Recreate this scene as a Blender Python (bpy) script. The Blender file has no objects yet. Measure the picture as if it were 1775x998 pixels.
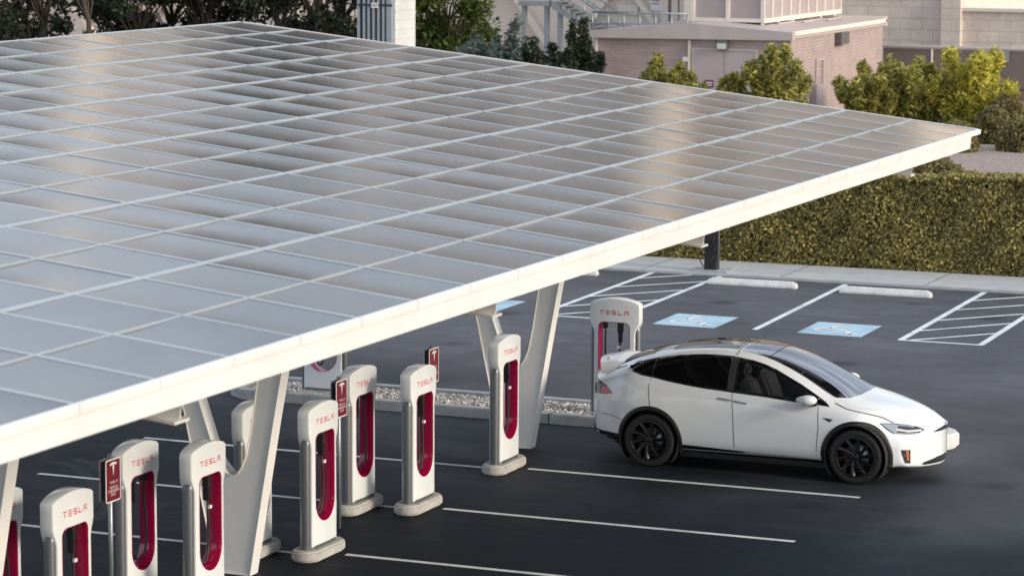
import bpy, bmesh, math, random
from mathutils import Vector, Matrix
from mathutils.bvhtree import BVHTree
from mathutils.geometry import delaunay_2d_cdt
R = math.radians
sc = bpy.context.scene
COL = sc.collection
random.seed(7)

# ------------------------------------------------------------------ helpers
def tag(o, label=None, cat=None, group=None, kind=None):
    if label: o['label'] = label
    if cat: o['category'] = cat
    if group: o['group'] = group
    if kind: o['kind'] = kind
    return o

def empty(name, loc=(0, 0, 0), rz=0.0):
    o = bpy.data.objects.new(name, None)
    COL.objects.link(o)
    o.location = loc
    o.rotation_euler = (0, 0, rz)
    o.empty_display_size = .2
    return o

def link(name, me, mat=None, parent=None, smooth=False, auto=None):
    if mat is not None:
        for m in (mat if isinstance(mat, (list, tuple)) else [mat]):
            me.materials.append(m)
    if smooth:
        me.polygons.foreach_set('use_smooth', [True] * len(me.polygons))
    if auto is not None:
        me.polygons.foreach_set('use_smooth', [True] * len(me.polygons))
        me.set_sharp_from_angle(angle=R(auto))
    o = bpy.data.objects.new(name, me)
    COL.objects.link(o)
    if parent: o.parent = parent
    return o

def copy_tree(o, parent=None):
    c = o.copy()
    COL.objects.link(c)
    c.parent = parent
    for ch in list(o.children):
        copy_tree(ch, c)
    return c

class MB:
    """collects shapes into one mesh"""
    def __init__(s):
        s.v = []; s.f = []; s.m = []; s.mi = 0
    def add(s, vs, fs):
        b = len(s.v)
        s.v += [tuple(p) for p in vs]
        s.f += [tuple(i + b for i in f) for f in fs]
        s.m += [s.mi] * len(fs)
        return s
    def box(s, x0, x1, y0, y1, z0, z1, M=None):
        vs = [Vector(p) for p in ((x0, y0, z0), (x1, y0, z0), (x1, y1, z0), (x0, y1, z0), (x0, y0, z1), (x1, y0, z1), (x1, y1, z1), (x0, y1, z1))]
        if M: vs = [M @ p for p in vs]
        return s.add(vs, [(0, 3, 2, 1), (4, 5, 6, 7), (0, 1, 5, 4), (1, 2, 6, 5), (2, 3, 7, 6), (3, 0, 4, 7)])
    def prism(s, poly, a, b, axis='y', M=None):
        """poly 2D extruded from a to b along the axis; poly coords are the two other axes in order"""
        n = len(poly)
        def P(p, t):
            q = {'x': (t, p[0], p[1]), 'y': (p[0], t, p[1]), 'z': (p[0], p[1], t)}[axis]
            q = Vector(q)
            return M @ q if M else q
        vs = [P(p, a) for p in poly] + [P(p, b) for p in poly]
        fs = [tuple(range(n))[::-1], tuple(range(n, 2 * n))]
        fs += [(i, (i + 1) % n, n + (i + 1) % n, n + i) for i in range(n)]
        return s.add(vs, fs)
    def tube(s, pts, r, n=8, closed=False, cap=True):
        pts = [Vector(p) for p in pts]
        rs = r if isinstance(r, (list, tuple)) else [r] * len(pts)
        rings = []
        up = None
        for i, p in enumerate(pts):
            if closed:
                t = pts[(i + 1) % len(pts)] - pts[i - 1]
            else:
                t = pts[min(i + 1, len(pts) - 1)] - pts[max(i - 1, 0)]
            t.normalize()
            if up is None:
                up = Vector((0, 0, 1)) if abs(t.z) < .9 else Vector((1, 0, 0))
            a = t.cross(up)
            if a.length < 1e-4: a = t.cross(Vector((.3, 1, .2)))
            a.normalize(); b = a.cross(t); up = b
            rings.append([p + (a * math.cos(q) + b * math.sin(q)) * rs[i] for q in [2 * math.pi * k / n for k in range(n)]])
        vs = [v for r_ in rings for v in r_]
        fs = []
        m = len(rings)
        for i in range(m if closed else m - 1):
            for k in range(n):
                fs.append((i * n + k, i * n + (k + 1) % n, ((i + 1) % m) * n + (k + 1) % n, ((i + 1) % m) * n + k))
        if cap and not closed:
            fs.append(tuple(range(n))[::-1]); fs.append(tuple((m - 1) * n + k for k in range(n)))
        return s.add(vs, fs)
    def lathe(s, prof, n=32, axis='z', M=None):
        """prof: (radius, height) list"""
        vs = []
        for r, h in prof:
            for k in range(n):
                a = 2 * math.pi * k / n
                q = {'z': (r * math.cos(a), r * math.sin(a), h), 'y': (r * math.cos(a), h, r * math.sin(a)), 'x': (h, r * math.cos(a), r * math.sin(a))}[axis]
                q = Vector(q)
                vs.append(M @ q if M else q)
        fs = []
        for i in range(len(prof) - 1):
            for k in range(n):
                fs.append((i * n + k, i * n + (k + 1) % n, (i + 1) * n + (k + 1) % n, (i + 1) * n + k))
        return s.add(vs, fs)
    def mesh(s, name='m'):
        me = bpy.data.meshes.new(name)
        me.from_pydata(s.v, [], s.f)
        me.polygons.foreach_set('material_index', s.m)
        me.update()
        return me
    def build(s, name, mat, parent=None, smooth=False, auto=None, bevel=0, seg=2, fix=True):
        me = s.mesh(name)
        bm = bmesh.new(); bm.from_mesh(me)
        if bevel:
            es = [e for e in bm.edges if len(e.link_faces) == 2 and e.calc_face_angle(0) > R(28)]
            bmesh.ops.bevel(bm, geom=es, offset=bevel, segments=seg, affect='EDGES', clamp_overlap=True)
        if fix:
            bmesh.ops.recalc_face_normals(bm, faces=bm.faces)
        bm.to_mesh(me); bm.free()
        return link(name, me, mat, parent, smooth, auto)

def inside(p, poly):
    c = False
    x, y = p
    j = len(poly) - 1
    for i in range(len(poly)):
        xi, yi = poly[i]; xj, yj = poly[j]
        if (yi > y) != (yj > y) and x < (xj - xi) * (y - yi) / (yj - yi) + xi: c = not c
        j = i
    return c

def dense(poly, d):
    out = []
    for i in range(len(poly)):
        a, b = Vector(poly[i]), Vector(poly[(i + 1) % len(poly)])
        n = max(1, int((b - a).length / d + .5))
        out += [tuple(a.lerp(b, k / n)) for k in range(n)]
    return out

def cdt(outer, holes=(), d=.05):
    """2D triangulation of a polygon with holes and interior grid points: verts, faces, loops"""
    loops = [dense(outer, d)] + [dense(h, d) for h in holes]
    vs, es, ls = [], [], []
    for l in loops:
        b = len(vs)
        vs += [Vector(p) for p in l]
        es += [(b + i, b + (i + 1) % len(l)) for i in range(len(l))]
        ls.append(list(range(b, b + len(l))))
    xs = [p[0] for p in outer]; ys = [p[1] for p in outer]
    allp = [p for l in loops for p in l]
    nx = int((max(xs) - min(xs)) / d); ny = int((max(ys) - min(ys)) / d)
    for i in range(1, nx + 1):
        for j in range(1, ny + 1):
            p = (min(xs) + i * d + (.5 * d if j % 2 else 0), min(ys) + j * d)
            if inside(p, loops[0]) and not any(inside(p, h) for h in loops[1:]):
                if min((p[0] - q[0]) ** 2 + (p[1] - q[1]) ** 2 for q in allp) > (.45 * d) ** 2:
                    vs.append(Vector(p))
    V, E_, F, *_ = delaunay_2d_cdt(vs, es, [], 1, 1e-6)
    F = [f for f in F]
    out = []
    for f in F:
        c = (sum(V[i].x for i in f) / len(f), sum(V[i].y for i in f) / len(f))
        if inside(c, loops[0]) and not any(inside(c, h) for h in loops[1:]): out.append(tuple(f))
    return [tuple(v) for v in V], out, loops

def arc(cx, cy, r, a0, a1, n, ry=None):
    ry = r if ry is None else ry
    return [(cx + r * math.cos(R(a0 + (a1 - a0) * k / n)), cy + ry * math.sin(R(a0 + (a1 - a0) * k / n))) for k in range(n + 1)]

def text_mesh(s, size, ext=.0, spacing=1.0):
    cu = bpy.data.curves.new('t', 'FONT')
    cu.body = s; cu.size = size; cu.align_x = 'CENTER'; cu.align_y = 'CENTER'; cu.extrude = ext
    cu.space_line = spacing
    o = bpy.data.objects.new('t', cu); COL.objects.link(o)
    dg = bpy.context.evaluated_depsgraph_get()
    me = bpy.data.meshes.new_from_object(o.evaluated_get(dg))
    vs = [v.co.copy() for v in me.vertices]; fs = [tuple(p.vertices) for p in me.polygons]
    bpy.data.objects.remove(o); bpy.data.curves.remove(cu); bpy.data.meshes.remove(me)
    return vs, fs

# ------------------------------------------------------------------ materials
def newmat(name):
    m = bpy.data.materials.new(name); m.use_nodes = True
    nt = m.node_tree
    b = nt.nodes['Principled BSDF']
    return m, nt, b

def N(nt, typ, **kw):
    n = nt.nodes.new(typ)
    for k, v in kw.items():
        if k in n.inputs: n.inputs[k].default_value = v
        else: setattr(n, k, v)
    return n

def ramp(nt, src, stops):
    r = N(nt, 'ShaderNodeValToRGB')
    el = r.color_ramp.elements
    while len(el) < len(stops): el.new(.5)
    for e, (p, c) in zip(el, stops):
        e.position = p; e.color = (*c, 1) if len(c) == 3 else c
    nt.links.new(src, r.inputs[0])
    return r.outputs[0]

def simple(name, col, rough=.5, metal=0., spec=.5, var=.0, scale=3., bump=0., bscale=40., coat=0., rvar=0., detail=5., stretch=None):
    """principled with a noise variation of colour, roughness and height"""
    m, nt, b = newmat(name)
    b.inputs['Base Color'].default_value = (*col, 1)
    b.inputs['Roughness'].default_value = rough
    b.inputs['Metallic'].default_value = metal
    b.inputs['Specular IOR Level'].default_value = spec
    if coat:
        b.inputs['Coat Weight'].default_value = coat; b.inputs['Coat Roughness'].default_value = .03
    tc = N(nt, 'ShaderNodeTexCoord')
    src = tc.outputs['Object']
    if stretch:
        mp = N(nt, 'ShaderNodeMapping'); mp.inputs['Scale'].default_value = stretch
        nt.links.new(src, mp.inputs[0]); src = mp.outputs[0]
    if var or rvar:
        nz = N(nt, 'ShaderNodeTexNoise', Scale=scale, Detail=detail, Roughness=.6)
        nt.links.new(src, nz.inputs['Vector'])
        if var:
            lo = tuple(c * (1 - var) for c in col); hi = tuple(min(1, c * (1 + var)) for c in col)
            nt.links.new(ramp(nt, nz.outputs[0], [(.3, lo), (.7, hi)]), b.inputs['Base Color'])
        if rvar:
            nt.links.new(ramp(nt, nz.outputs[0], [(.3, (rough - rvar,) * 3), (.7, (rough + rvar,) * 3)]), b.inputs['Roughness'])
    if bump:
        n2 = N(nt, 'ShaderNodeTexNoise', Scale=bscale, Detail=4.)
        nt.links.new(src, n2.inputs['Vector'])
        bp = N(nt, 'ShaderNodeBump', Strength=bump, Distance=.02)
        nt.links.new(n2.outputs[0], bp.inputs['Height']); nt.links.new(bp.outputs[0], b.inputs['Normal'])
    return m

M = {}
M['white_steel'] = simple('white_steel', (.80, .79, .765), .45, var=.06, scale=1.1, rvar=.05)
M['white_rail'] = simple('white_rail', (.44, .48, .50), .4, metal=.3, var=.06, scale=2)
M['charger_white'] = simple('charger_white', (.79, .82, .83), .22, coat=.4, var=.045, scale=2.2, stretch=(1, 1, .35))
M['silver'] = simple('silver', (.17, .18, .19), .38, metal=.6, var=.06, scale=6, stretch=(30, 30, 1))
M['crimson'] = simple('crimson', (.34, .004, .055), .22, coat=.5)
M['logo_red'] = simple('logo_red', (.60, .008, .035), .4)
M['black_rubber'] = simple('black_rubber', (.012, .012, .014), .5)
M['concrete'] = simple('concrete', (.46, .45, .42), .9, var=.2, scale=9, bump=.5, bscale=60)
M['kerb_concrete'] = simple('kerb_concrete', (.34, .35, .36), .88, var=.18, scale=5, bump=.3, bscale=50)
M['stop_white'] = simple('stop_white', (.66, .66, .64), .8, var=.16, scale=6, bump=.3, bscale=40)
M['sign_red'] = simple('sign_red', (.17, .008, .02), .35, var=.08)
M['sign_white'] = simple('sign_white', (.78, .76, .76), .4)
M['galvanised'] = simple('galvanised', (.33, .36, .38), .45, metal=.7, var=.12, scale=8)
M['dark_post'] = simple('dark_post', (.022, .02, .024), .4, var=.1)
M['car_white'] = simple('car_white', (.79, .82, .845), .2, coat=1.0, spec=.5)
M['car_black'] = simple('car_black', (.011, .011, .012), .45, var=.1)
M['car_glass'] = simple('car_glass', (.004, .004, .005), .03, spec=.6)
M['roof_glass'] = simple('roof_glass', (.01, .006, .008), .03); M['roof_glass'].node_tree.nodes['Principled BSDF'].inputs['IOR'].default_value = 2.3
M['tyre'] = simple('tyre', (.013, .013, .014), .75, var=.15, scale=20)
M['rim'] = simple('rim', (.022, .022, .024), .3, metal=.5)
M['chrome'] = simple('chrome', (.55, .57, .6), .12, metal=1.)
M['seat'] = simple('seat', (.62, .62, .6), .6)
M['interior'] = simple('interior', (.02, .02, .02), .7)
M['gap'] = simple('gap', (.02, .02, .02), .8)

# see-through tinted glass for the front windows and windscreen
def tinted(name, tint, clear, ior=1.55):
    m, nt, b = newmat(name)
    out = nt.nodes['Material Output']
    b.inputs['Base Color'].default_value = (.004, .004, .005, 1); b.inputs['Roughness'].default_value = .02
    tr = N(nt, 'ShaderNodeBsdfTransparent'); tr.inputs[0].default_value = (*tint, 1)
    mx = N(nt, 'ShaderNodeMixShader'); 
    fr = N(nt, 'ShaderNodeFresnel', IOR=ior); b.inputs['IOR'].default_value = ior
    mth = N(nt, 'ShaderNodeMath', operation='MULTIPLY_ADD'); mth.inputs[1].default_value = clear; mth.inputs[2].default_value = 1 - clear
    nt.links.new(fr.outputs[0], mth.inputs[0])
    mth.use_clamp = True
    if ior > 2:     # infrared reflecting coat on the windscreen
        b.inputs['Metallic'].default_value = 1; b.inputs['Base Color'].default_value = (.80, .78, .82, 1)
        mth.inputs[1].default_value = .45; mth.inputs[2].default_value = .36
    nt.links.new(mth.outputs[0], mx.inputs[0]); nt.links.new(tr.outputs[0], mx.inputs[1]); nt.links.new(b.outputs[0], mx.inputs[2])
    nt.links.new(mx.outputs[0], out.inputs['Surface'])
    return m
M['tint_glass'] = tinted('tint_glass', (.55, .55, .55), .7)
M['screen_glass'] = tinted('screen_glass', (.4, .4, .42), .8, 3.4)

def asphalt():
    """fresh black seal by the posts, older paler paving in the drive aisle beyond"""
    m, nt, b = newmat('asphalt')
    L = nt.links.new
    tc = N(nt, 'ShaderNodeTexCoord')
    fine = N(nt, 'ShaderNodeTexNoise', Scale=60., Detail=6., Roughness=.75); L(tc.outputs['Object'], fine.inputs['Vector'])
    agg = N(nt, 'ShaderNodeTexVoronoi', Scale=85.); L(tc.outputs['Object'], agg.inputs['Vector'])
    mp = N(nt, 'ShaderNodeMapping'); mp.inputs['Scale'].default_value = (.6, 1.5, 1); mp.inputs['Rotation'].default_value = (0, 0, R(-6))
    L(tc.outputs['Object'], mp.inputs[0])
    st = N(nt, 'ShaderNodeTexNoise', Scale=1.1, Detail=9., Roughness=.66, Distortion=.9); L(mp.outputs[0], st.inputs['Vector'])
    scuff = N(nt, 'ShaderNodeTexNoise', Scale=.9, Detail=10., Roughness=.78, Distortion=1.5); L(mp.outputs[0], scuff.inputs['Vector'])
    big = N(nt, 'ShaderNodeTexNoise', Scale=.22, Detail=4.); L(tc.outputs['Object'], big.inputs['Vector'])
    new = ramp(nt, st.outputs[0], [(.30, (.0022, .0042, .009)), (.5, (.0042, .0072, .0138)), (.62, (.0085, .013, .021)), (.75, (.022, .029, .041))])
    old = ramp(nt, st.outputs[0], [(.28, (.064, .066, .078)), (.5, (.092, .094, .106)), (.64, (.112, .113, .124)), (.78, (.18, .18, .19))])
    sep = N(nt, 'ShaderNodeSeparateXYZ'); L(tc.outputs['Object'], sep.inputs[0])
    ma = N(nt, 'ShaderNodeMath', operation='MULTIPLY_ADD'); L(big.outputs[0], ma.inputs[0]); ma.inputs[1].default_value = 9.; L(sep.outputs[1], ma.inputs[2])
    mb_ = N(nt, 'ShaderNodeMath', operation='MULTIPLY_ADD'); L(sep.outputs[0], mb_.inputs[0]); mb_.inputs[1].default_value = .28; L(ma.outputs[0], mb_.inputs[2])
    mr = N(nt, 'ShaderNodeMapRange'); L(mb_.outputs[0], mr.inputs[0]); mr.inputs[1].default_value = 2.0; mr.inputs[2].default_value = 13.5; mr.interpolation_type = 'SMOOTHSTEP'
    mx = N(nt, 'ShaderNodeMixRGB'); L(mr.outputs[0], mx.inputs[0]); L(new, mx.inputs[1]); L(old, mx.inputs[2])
    cur = mx.outputs[0]
    for src, stops in ((fine.outputs[0], [(.3, (.5,) * 3), (.7, (1.5,) * 3)]), (agg.outputs['Color'], [(0, (.75,) * 3), (.8, (1.1,) * 3), (1, (1.9,) * 3)]), (big.outputs[0], [(.35, (.78,) * 3), (.65, (1.18,) * 3)])):
        a = N(nt, 'ShaderNodeMixRGB', blend_type='MULTIPLY'); a.inputs[0].default_value = 1
        L(cur, a.inputs[1]); L(ramp(nt, src, stops), a.inputs[2]); cur = a.outputs[0]
    # pale dusty scuffs
    sc2 = N(nt, 'ShaderNodeMixRGB', blend_type='ADD'); L(ramp(nt, scuff.outputs[0], [(.60, (0,) * 3), (.76, (.45,) * 3)]), sc2.inputs[0])
    L(cur, sc2.inputs[1]); sc2.inputs[2].default_value = (.05, .055, .06, 1); cur = sc2.outputs[0]
    # oil drips
    vo = N(nt, 'ShaderNodeTexVoronoi', Scale=.55); L(tc.outputs['Object'], vo.inputs['Vector'])
    oil = N(nt, 'ShaderNodeMixRGB', blend_type='MULTIPLY'); L(ramp(nt, vo.outputs['Distance'], [(.06, (.7,) * 3), (.22, (0,) * 3)]), oil.inputs[0])
    L(cur, oil.inputs[1]); oil.inputs[2].default_value = (.25, .25, .26, 1); cur = oil.outputs[0]
    L(cur, b.inputs['Base Color'])
    L(ramp(nt, st.outputs[0], [(.3, (.55,) * 3), (.7, (.75,) * 3)]), b.inputs['Roughness'])
    b.inputs['Specular IOR Level'].default_value = .14
    bp = N(nt, 'ShaderNodeBump', Strength=.6, Distance=.012)
    L(fine.outputs[0], bp.inputs['Height']); L(bp.outputs[0], b.inputs['Normal'])
    return m
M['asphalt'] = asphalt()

def paint(name, col, wear=.30):
    """traffic paint: grey with dirt, worn through to the asphalt in specks"""
    m, nt, b = newmat(name)
    L = nt.links.new; out = nt.nodes['Material Output']
    tc = N(nt, 'ShaderNodeTexCoord')
    nz = N(nt, 'ShaderNodeTexNoise', Scale=7., Detail=9., Roughness=.78); L(tc.outputs['Object'], nz.inputs['Vector'])
    n2 = N(nt, 'ShaderNodeTexNoise', Scale=1.4, Detail=5., Roughness=.7); L(tc.outputs['Object'], n2.inputs['Vector'])
    L(ramp(nt, n2.outputs[0], [(.32, tuple(c * .62 for c in col)), (.5, tuple(c * .92 for c in col)), (.68, col)]), b.inputs['Base Color'])
    b.inputs['Roughness'].default_value = .7
    tr = N(nt, 'ShaderNodeBsdfTransparent'); mx = N(nt, 'ShaderNodeMixShader')
    L(ramp(nt, nz.outputs[0], [(wear, (0.15,) * 3), (wear + .09, (1,) * 3)]), mx.inputs[0]); L(tr.outputs[0], mx.inputs[1]); L(b.outputs[0], mx.inputs[2])
    L(mx.outputs[0], out.inputs['Surface'])
    return m
M['paint_white'] = paint('paint_white', (.74, .75, .76), .31)
M['paint_blue'] = paint('paint_blue', (.40, .57, .68), .28)

def solar():
    m, nt, b = newmat('solar_glass')
    b.inputs['Base Color'].default_value = (.06, .062, .068, 1)
    b.inputs['IOR'].default_value = 1.52
    tc = N(nt, 'ShaderNodeTexCoord')
    nz = N(nt, 'ShaderNodeTexNoise', Scale=140., Detail=3.); nt.links.new(tc.outputs['Object'], nz.inputs['Vector'])
    n2 = N(nt, 'ShaderNodeTexNoise', Scale=1.1, Detail=6., Roughness=.65); nt.links.new(tc.outputs['Object'], n2.inputs['Vector'])
    nt.links.new(ramp(nt, n2.outputs[0], [(.3, (.055,) * 3), (.7, (.10,) * 3)]), b.inputs['Roughness'])
    nt.links.new(ramp(nt, n2.outputs[0], [(.35, (.06, .06, .062)), (.7, (.10, .097, .095))]), b.inputs['Base Color'])
    bp = N(nt, 'ShaderNodeBump', Strength=.12, Distance=.004)
    nt.links.new(nz.outputs[0], bp.inputs['Height']); nt.links.new(bp.outputs[0], b.inputs['Normal'])
    return m
M['solar'] = solar()

def blocks(name, c1, c2, mortar, bw, bh, ms=.012, rough=.9, bump=.5, axis='xz', off=.5):
    m, nt, b = newmat(name)
    tc = N(nt, 'ShaderNodeTexCoord')
    sep = N(nt, 'ShaderNodeSeparateXYZ'); nt.links.new(tc.outputs['Object'], sep.inputs[0])
    add = N(nt, 'ShaderNodeMath', operation='ADD'); nt.links.new(sep.outputs[0], add.inputs[0]); nt.links.new(sep.outputs[1], add.inputs[1])
    cmb = N(nt, 'ShaderNodeCombineXYZ'); nt.links.new(add.outputs[0], cmb.inputs[0]); nt.links.new(sep.outputs[2], cmb.inputs[1])
    br = N(nt, 'ShaderNodeTexBrick', Scale=1.)
    br.offset = off
    br.inputs['Brick Width'].default_value = bw; br.inputs['Row Height'].default_value = bh
    br.inputs['Mortar Size'].default_value = ms; br.inputs['Mortar Smooth'].default_value = .2
    br.inputs['Color1'].default_value = (*c1, 1); br.inputs['Color2'].default_value = (*c2, 1); br.inputs['Mortar'].default_value = (*mortar, 1)
    nt.links.new(cmb.outputs[0], br.inputs['Vector'])
    nz = N(nt, 'ShaderNodeTexNoise', Scale=1.3, Detail=7., Roughness=.7); nt.links.new(tc.outputs['Object'], nz.inputs['Vector'])
    mx = N(nt, 'ShaderNodeMixRGB', blend_type='MULTIPLY'); mx.inputs[0].default_value = 1
    nt.links.new(br.outputs[0], mx.inputs[1]); nt.links.new(ramp(nt, nz.outputs[0], [(.3, (.82,) * 3), (.7, (1.12,) * 3)]), mx.inputs[2])
    nt.links.new(mx.outputs[0], b.inputs['Base Color'])
    b.inputs['Roughness'].default_value = rough
    bp = N(nt, 'ShaderNodeBump', Strength=bump, Distance=.015, invert=True)
    nt.links.new(br.outputs['Fac'], bp.inputs['Height']); nt.links.new(bp.outputs[0], b.inputs['Normal'])
    return m
M['brick'] = blocks('pink_brick', (.44, .345, .315), (.39, .305, .285), (.33, .27, .255), .40, .10, .009)
M['cmu'] = blocks('block_wall', (.66, .58, .51), (.62, .545, .48), (.53, .46, .41), .81, .40, .02)
M['pylon_block'] = blocks('pylon_block', (.62, .63, .62), (.60, .61, .60), (.52, .53, .53), .9, .28, .008)
M['stucco'] = simple('stucco', (.70, .61, .53), .95, var=.1, scale=.8, bump=.3, bscale=30)
M['stucco_pale'] = simple('stucco_pale', (.72, .65, .57), .9, var=.06, scale=1)
M['mauve_paint'] = simple('mauve_paint', (.46, .385, .385), .6, var=.05, scale=1)
M['mauve_metal'] = simple('mauve_metal', (.49, .42, .405), .5, var=.07, scale=1.5)
M['screen_panel'] = simple('screen_panel', (.38, .32, .31), .55, var=.08, scale=1.2)
M['louver_dark'] = simple('louver_dark', (.03, .04, .05), .6)
M['louver_grey'] = simple('louver_grey', (.30, .34, .38), .5, var=.1)
M['grey_steel'] = simple('grey_steel', (.27, .30, .32), .5, metal=.2, var=.1)
M['bark'] = simple('bark', (.055, .043, .036), .95, var=.35, scale=9, bump=.9, bscale=18, stretch=(1, 1, .25))
M['slats_brown'] = simple('slats_brown', (.20, .125, .085), .8, var=.2, scale=3)
M['lamp_grey'] = simple('lamp_grey', (.12, .11, .1), .5)
M['lamp_lens'] = simple('lamp_lens', (.6, .64, .6), .25)
M['maroon'] = simple('maroon', (.16, .02, .045), .5)

def ground_mat(name, c0, c1, sc_=4., peb=70.):
    m, nt, b = newmat(name)
    tc = N(nt, 'ShaderNodeTexCoord')
    vo = N(nt, 'ShaderNodeTexVoronoi', Scale=peb); nt.links.new(tc.outputs['Object'], vo.inputs['Vector'])
    nz = N(nt, 'ShaderNodeTexNoise', Scale=sc_, Detail=6.); nt.links.new(tc.outputs['Object'], nz.inputs['Vector'])
    mx = N(nt, 'ShaderNodeMixRGB', blend_type='MIX')
    nt.links.new(nz.outputs[0], mx.inputs[0])
    nt.links.new(ramp(nt, vo.outputs['Color'], [(.1, c0), (.9, c1)]), mx.inputs[1])
    mx.inputs[2].default_value = (*[(a + b_) / 2 for a, b_ in zip(c0, c1)], 1)
    nt.links.new(mx.outputs[0], b.inputs['Base Color'])
    b.inputs['Roughness'].default_value = .95
    bp = N(nt, 'ShaderNodeBump', Strength=.8, Distance=.02)
    nt.links.new(vo.outputs['Distance'], bp.inputs['Height']); nt.links.new(bp.outputs[0], b.inputs['Normal'])
    return m
M['gravel_tan'] = ground_mat('gravel_tan', (.20, .155, .135), (.42, .34, .30), 2.5, 9.)
M['gravel_grey'] = ground_mat('gravel_grey', (.13, .12, .11), (.58, .55, .52), 3., 24.)
M['sidewalk'] = simple('sidewalk', (.42, .43, .43), .9, var=.1, scale=2.2, bump=.25, bscale=40)

def leaf_mat(name, dark, light, trans=.35, rough=.5, hue=.06):
    m, nt, b = newmat(name)
    oi = N(nt, 'ShaderNodeNewGeometry')
    nt.links.new(ramp(nt, oi.outputs['Random Per Island'], [(.0, dark), (.7, light), (1., tuple(min(1, c * 1.5) for c in light))]), b.inputs['Base Color'])
    b.inputs['Roughness'].default_value = rough
    b.inputs['Specular IOR Level'].default_value = .4
    out = nt.nodes['Material Output']
    tl = N(nt, 'ShaderNodeBsdfTranslucent')
    nt.links.new(ramp(nt, oi.outputs['Random Per Island'], [(.0, tuple(c * 1.2 for c in dark)), (1., tuple(min(1, c * 1.7) for c in light))]), tl.inputs[0])
    mx = N(nt, 'ShaderNodeMixShader'); mx.inputs[0].default_value = trans
    nt.links.new(b.outputs[0], mx.inputs[1]); nt.links.new(tl.outputs[0], mx.inputs[2])
    nt.links.new(mx.outputs[0], out.inputs['Surface'])
    return m
M['leaf_dark'] = leaf_mat('leaf_dark', (.010, .016, .010), (.035, .05, .026), .25)
M['leaf_green'] = leaf_mat('leaf_green', (.03, .05, .012), (.10, .13, .03), .4)
M['leaf_grey'] = leaf_mat('leaf_grey', (.05, .075, .07), (.15, .19, .17), .3)
M['leaf_olive'] = leaf_mat('leaf_olive', (.10, .105, .028), (.42, .39, .11), .5)
M['leaf_yellow'] = leaf_mat('leaf_yellow', (.20, .185, .04), (.62, .56, .11), .5)
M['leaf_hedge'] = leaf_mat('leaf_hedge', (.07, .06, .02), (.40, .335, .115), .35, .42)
M['leaf_mound'] = leaf_mat('leaf_mound', (.09, .08, .03), (.26, .22, .09), .4)
M['flower'] = leaf_mat('flower', (.30, .20, .20), (.45, .34, .34), .3)
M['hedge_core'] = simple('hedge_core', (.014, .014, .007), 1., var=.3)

# ------------------------------------------------------------------ camera
cam = bpy.data.cameras.new('camera'); co = bpy.data.objects.new('camera', cam); COL.objects.link(co)
sc.camera = co
cam.sensor_width = 36; cam.lens = 36 * 5072.52 / 1775; cam.clip_end = 2000; cam.clip_start = .5
C0 = Vector((15.18252, -36.85224, 7.95788)); pi_, ya_, ro_ = .13540, .39684, .00477
P_ = (5072.5219,)
fw = Vector((-math.sin(ya_) * math.cos(pi_), math.cos(ya_) * math.cos(pi_), -math.sin(pi_)))
fw = Vector((-0.38292855, 0.91385856, -0.13501209)).normalized()
r0 = Vector((fw.y, -fw.x, 0)).normalized(); u0 = r0.cross(fw)
rr = r0 * math.cos(ro_) + u0 * math.sin(ro_); uu = -r0 * math.sin(ro_) + u0 * math.cos(ro_)
mw = Matrix((( rr.x, uu.x, -fw.x, C0.x), (rr.y, uu.y, -fw.y, C0.y), (rr.z, uu.z, -fw.z, C0.z), (0, 0, 0, 1)))
co.matrix_world = mw
cam.dof.use_dof = True; cam.dof.focus_distance = 42.; cam.dof.aperture_fstop = 2.8

# ------------------------------------------------------------------ light
SUN_EL, SUN_AZ = 20., -9.      # azimuth measured from +X towards +Y
w = bpy.data.worlds.new('World'); sc.world = w; w.use_nodes = True
nt = w.node_tree; bg = nt.nodes['Background']
sky = nt.nodes.new('ShaderNodeTexSky'); sky.sky_type = 'NISHITA'; sky.sun_disc = False
sky.sun_elevation = R(SUN_EL); sky.sun_rotation = R(90 - SUN_AZ); sky.air_density = 1.; sky.dust_density = 2.5; sky.ozone_density = 1.
tcw = N(nt, 'ShaderNodeTexCoord'); mpw = N(nt, 'ShaderNodeMapping'); mpw.inputs['Scale'].default_value = (1, 1, 3.2); mpw.inputs['Location'].default_value = (.3, 1.7, .2)
nt.links.new(tcw.outputs['Generated'], mpw.inputs[0])
cn = N(nt, 'ShaderNodeTexNoise', Scale=2.1, Detail=7., Roughness=.58, Distortion=.4); nt.links.new(mpw.outputs[0], cn.inputs['Vector'])
cm = N(nt, 'ShaderNodeMixRGB'); nt.links.new(ramp(nt, cn.outputs[0], [(.36, (.15,) * 3), (.60, (.9,) * 3)]), cm.inputs[0])   # thin bright cloud
nt.links.new(sky.outputs[0], cm.inputs[1]); cm.inputs[2].default_value = (5.9, 6.5, 7.3, 1)
nt.links.new(cm.outputs[0], bg.inputs[0]); bg.inputs[1].default_value = .15
sl = bpy.data.lights.new('sun', 'SUN'); so = bpy.data.objects.new('sun', sl); COL.objects.link(so)
sl.energy = 1.7; sl.angle = R(13); sl.color = (1., .88, .74)
d = Vector((math.cos(R(SUN_EL)) * math.cos(R(SUN_AZ)), math.cos(R(SUN_EL)) * math.sin(R(SUN_AZ)), math.sin(R(SUN_EL))))
so.rotation_euler = d.to_track_quat('Z', 'Y').to_euler()
so.location = d * 60
vs = sc.view_settings
vs.view_transform = 'Standard'; vs.look = 'None'; vs.exposure = .42; vs.gamma = 1; vs.use_curve_mapping = False

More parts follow.
